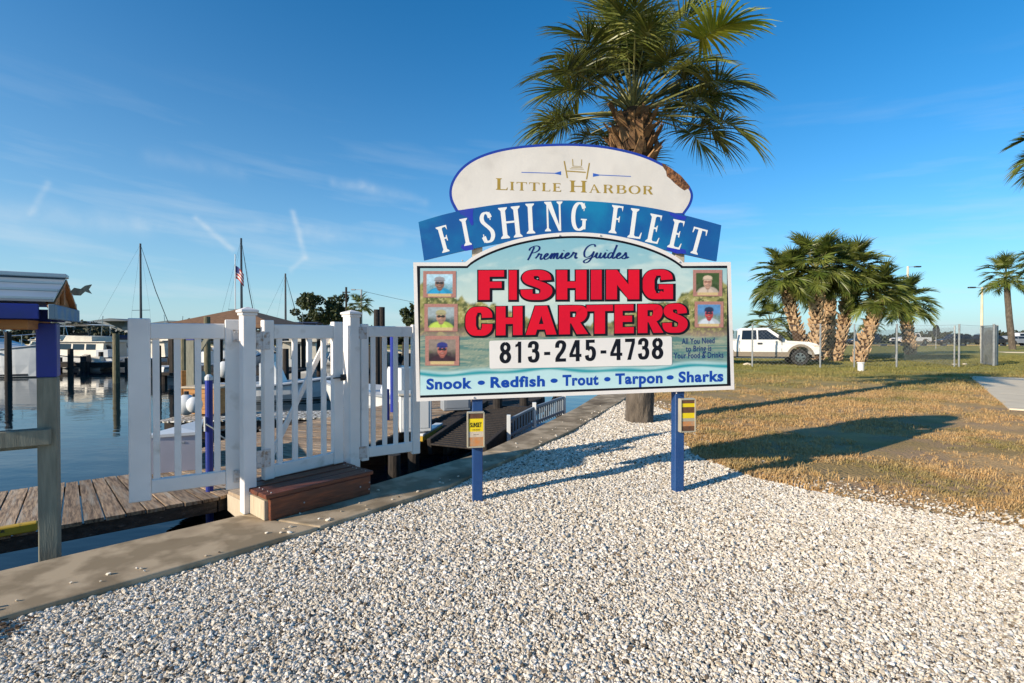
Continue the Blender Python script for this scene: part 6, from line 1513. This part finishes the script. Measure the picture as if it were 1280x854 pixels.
# ------------------------------------------------------------------ far shore
qy=thing('quay','far quay wall with pale cap and dark timber face behind the fence panel','quay',(-5,49.5,0))
QA=[Vector((12.5,50.9,0)),Vector((-13,47.9,0)),Vector((-30,63.8,0)),Vector((-60,75.8,0)),Vector((-140,87.8,0)),Vector((-420,109.5,0))]
for i in range(len(QA)-1):
    a,b=QA[i],QA[i+1];part('cap',MB().beam(a+Vector((0,-.1,.03)),b+Vector((0,-.1,.03)),.6,.34,.02),'path_concrete',qy,world=True);part('face',MB().beam(a+Vector((0,.0,-1.2)),b+Vector((0,.0,-1.2)),.3,2.1,0),'stringer_wood',qy,world=True)
for k in range(60):
    p=lerp(QA[0],QA[1],(k+.5)/60)+Vector((0,-.28,0));part('fender_pile',MB().box((p.x,p.y,-.62),(.16,.16,.86),.01),'pale_wood',qy,world=True)
def leafmass(name,label,spec,n,size,mat,seed,kind='stuff'):
    r=np.random.default_rng(seed);V=[];F=[];k=0
    C=[]
    for (c,rad) in spec: C.append((c,rad))
    w=np.array([c[1][0]*c[1][2] for c in C]);w=w/w.sum();idx=r.choice(len(C),n,p=w)
    d=r.normal(size=(n,3));d/=np.linalg.norm(d,axis=1)[:,None];rad=r.uniform(.55,1.0,n)**.6
    cc=np.array([C[i][0] for i in idx]);rr_=np.array([C[i][1] for i in idx]);P=cc+d*rr_*rad[:,None]*(1+.15*np.sin(d[:,:1]*9+cc[:,:1]))
    u=r.normal(size=(n,3));u/=np.linalg.norm(u,axis=1)[:,None];v=np.cross(u,r.normal(size=(n,3)));v/=np.linalg.norm(v,axis=1)[:,None];s_=size*r.uniform(.6,1.4,(n,1))
    A=np.stack([P-u*s_,P+v*s_*.6,P+u*s_,P-v*s_*.6],1).reshape(-1,3);me=bpy.data.meshes.new(name);me.from_pydata(A.tolist(),[],[(4*i,4*i+1,4*i+2,4*i+3) for i in range(n)]);me.materials.append(MAT[mat]);return me
rg=random.Random(9);spec=[]
for i in range(170):
    x=-175+i*1.0+rg.uniform(-1,1);base=Vector((x,92+abs(x+60)*.12-(12 if x>-45 else 0)+rg.uniform(0,6),0));h=rg.uniform(1.2,2.1)*(1+.25*sin(i*.23));spec.append(((base.x,base.y,h*.75),(rg.uniform(1.6,3.0),2.0,h)))
o=link('far_woods',leafmass('far_woods','',spec,42000,.42,'far_trees',4));tag(o,'dark wooded bank along the far side of the harbour',None,kind='stuff')
spec=[((x,101+rg.uniform(0,8),.9),(3,2,rg.uniform(.9,1.7))) for x in range(-8,170,3)]
o=link('far_woods',leafmass('far_woods','',spec,14000,.40,'far_trees',5));tag(o,'low dark scrub beyond the parking lot',None,kind='stuff')
def tree(label,base,h,spread,seed,n=5200):
    t=thing('broadleaf_tree',label,'tree',tuple(base));r=random.Random(seed);mb=MB();mb.tube([(0,0,0),(.1,0,h*.3),(0,.1,h*.55)],[.28,.22,.14],8);sp_=[]
    for k in range(9):
        a=k*2.4;q=Vector((cos(a)*spread*r.uniform(.35,.75),sin(a)*spread*.5,h*r.uniform(.55,.92)));mb.tube([(0,0,h*.3),tuple(q*.6+Vector((0,0,h*.15))),tuple(q)],[.12,.07,.03],5);sp_.append((tuple(q),(spread*r.uniform(.24,.40),spread*.3,h*r.uniform(.09,.17))))
    for k in range(14):
        a=k*2.4+1;q=Vector((cos(a)*spread*r.uniform(.3,1.0),sin(a)*spread*.5,h*r.uniform(.45,.98)));sp_.append((tuple(q),(spread*r.uniform(.10,.22),spread*.2,h*r.uniform(.05,.10))))
    part('trunk',mb,'dark_wood',t);link('crown',leafmass('crown','',sp_,n,.17,'tree_leaf',seed),t);return t
tree('leafy tree on the far bank above the closed gate leaf',gb0(402,62),6.4,3.1,3);tree('dark bushy tree at the left edge of the sign behind the fence',gb0(517,58),4.9,1.5,4,2500);tree('round tree far behind the latch post',gb0(428,66),5.2,2.0,6,3000)
def shed(label,px0,px1,d,yt,mat='far_wall'):
    x0,x1=(px0-CX)/FPX*d,(px1-CX)/FPX*d;zt_=atd(px0,yt,d).z;t=thing('storage_shed',label,'building',((x0+x1)/2,d,0));w=x1-x0
    part('wall',MB().box((0,4,(zt_-.6)/2),(w,8,zt_-.6)),mat,t);part('roof',prof([(-4.3,zt_-.6),(0,zt_),(4.3,zt_-.6)],lambda x,z:w/2+.2),'far_roof',t)
    kids(t)[-1].rotation_euler=(0,0,pi/2);kids(t)[-1].location=(0,4,.003)
    n=max(2,int(w/4))
    for i in range(n): part('door',MB().box((-w/2+w*(i+.5)/n,-.04,(zt_-.6)*.4),(w/n*.6,.06,(zt_-.6)*.7)),'boat_grey',t)
    return t
shed('low grey storage shed on the far shore above the trawler',85,112,112,401);shed('grey shed farthest right on the far shore beside the gate',134,166,112,398.5);shed('pale flat shed between the two grey sheds',110,136,122,402,'boat_grey');shed('long grey shed behind the open leaf on the far shore',196,282,118,402)
# utility pole, lamp and wire
up=thing('utility_pole','wooden utility pole rising above the trees behind the closed leaf','utility pole',tuple(gb0(433,60)));hU=atd(433,359,60).z;part('pole',MB().tube([(0,0,0),(0,0,hU)],.12,7),'dark_wood',up);part('crossarm',MB().box((0,0,hU-.6),(.9,.1,.12)),'dark_wood',up)
ul=thing('lamp_post','street lamp with short arm left of the small harbour palm','street lamp',tuple(gb0(452,60)));hL=atd(452,362,60).z;part('pole',MB().tube([(0,0,0),(0,0,hL)],.10,7),'galv',ul);part('arm',MB().beam((0,0,hL-.05),(-.8,0,hL),.06,.06),'galv',ul);part('lamp_head',MB().box((-.95,0,hL-.02),(.5,.25,.14),.03),'galv',ul)
a=gb0(452,60)+Vector((0,0,hL-.15));b=atd(660,395,60)
u2=thing('utility_pole','utility pole hidden behind the sign that carries the thin wire','utility pole',tuple(gb0(660,60)));part('pole',MB().tube([(0,0,0),(0,0,b.z+.3)],.11,7),'dark_wood',u2)
w=MB();w.tube([lerp(a,b,k/10)-Vector((0,0,.5*sin(pi*k/10))) for k in range(11)],.022,3);o=single('power_line',w,'black_metal','thin power line crossing from the street lamp toward the sign','wire')
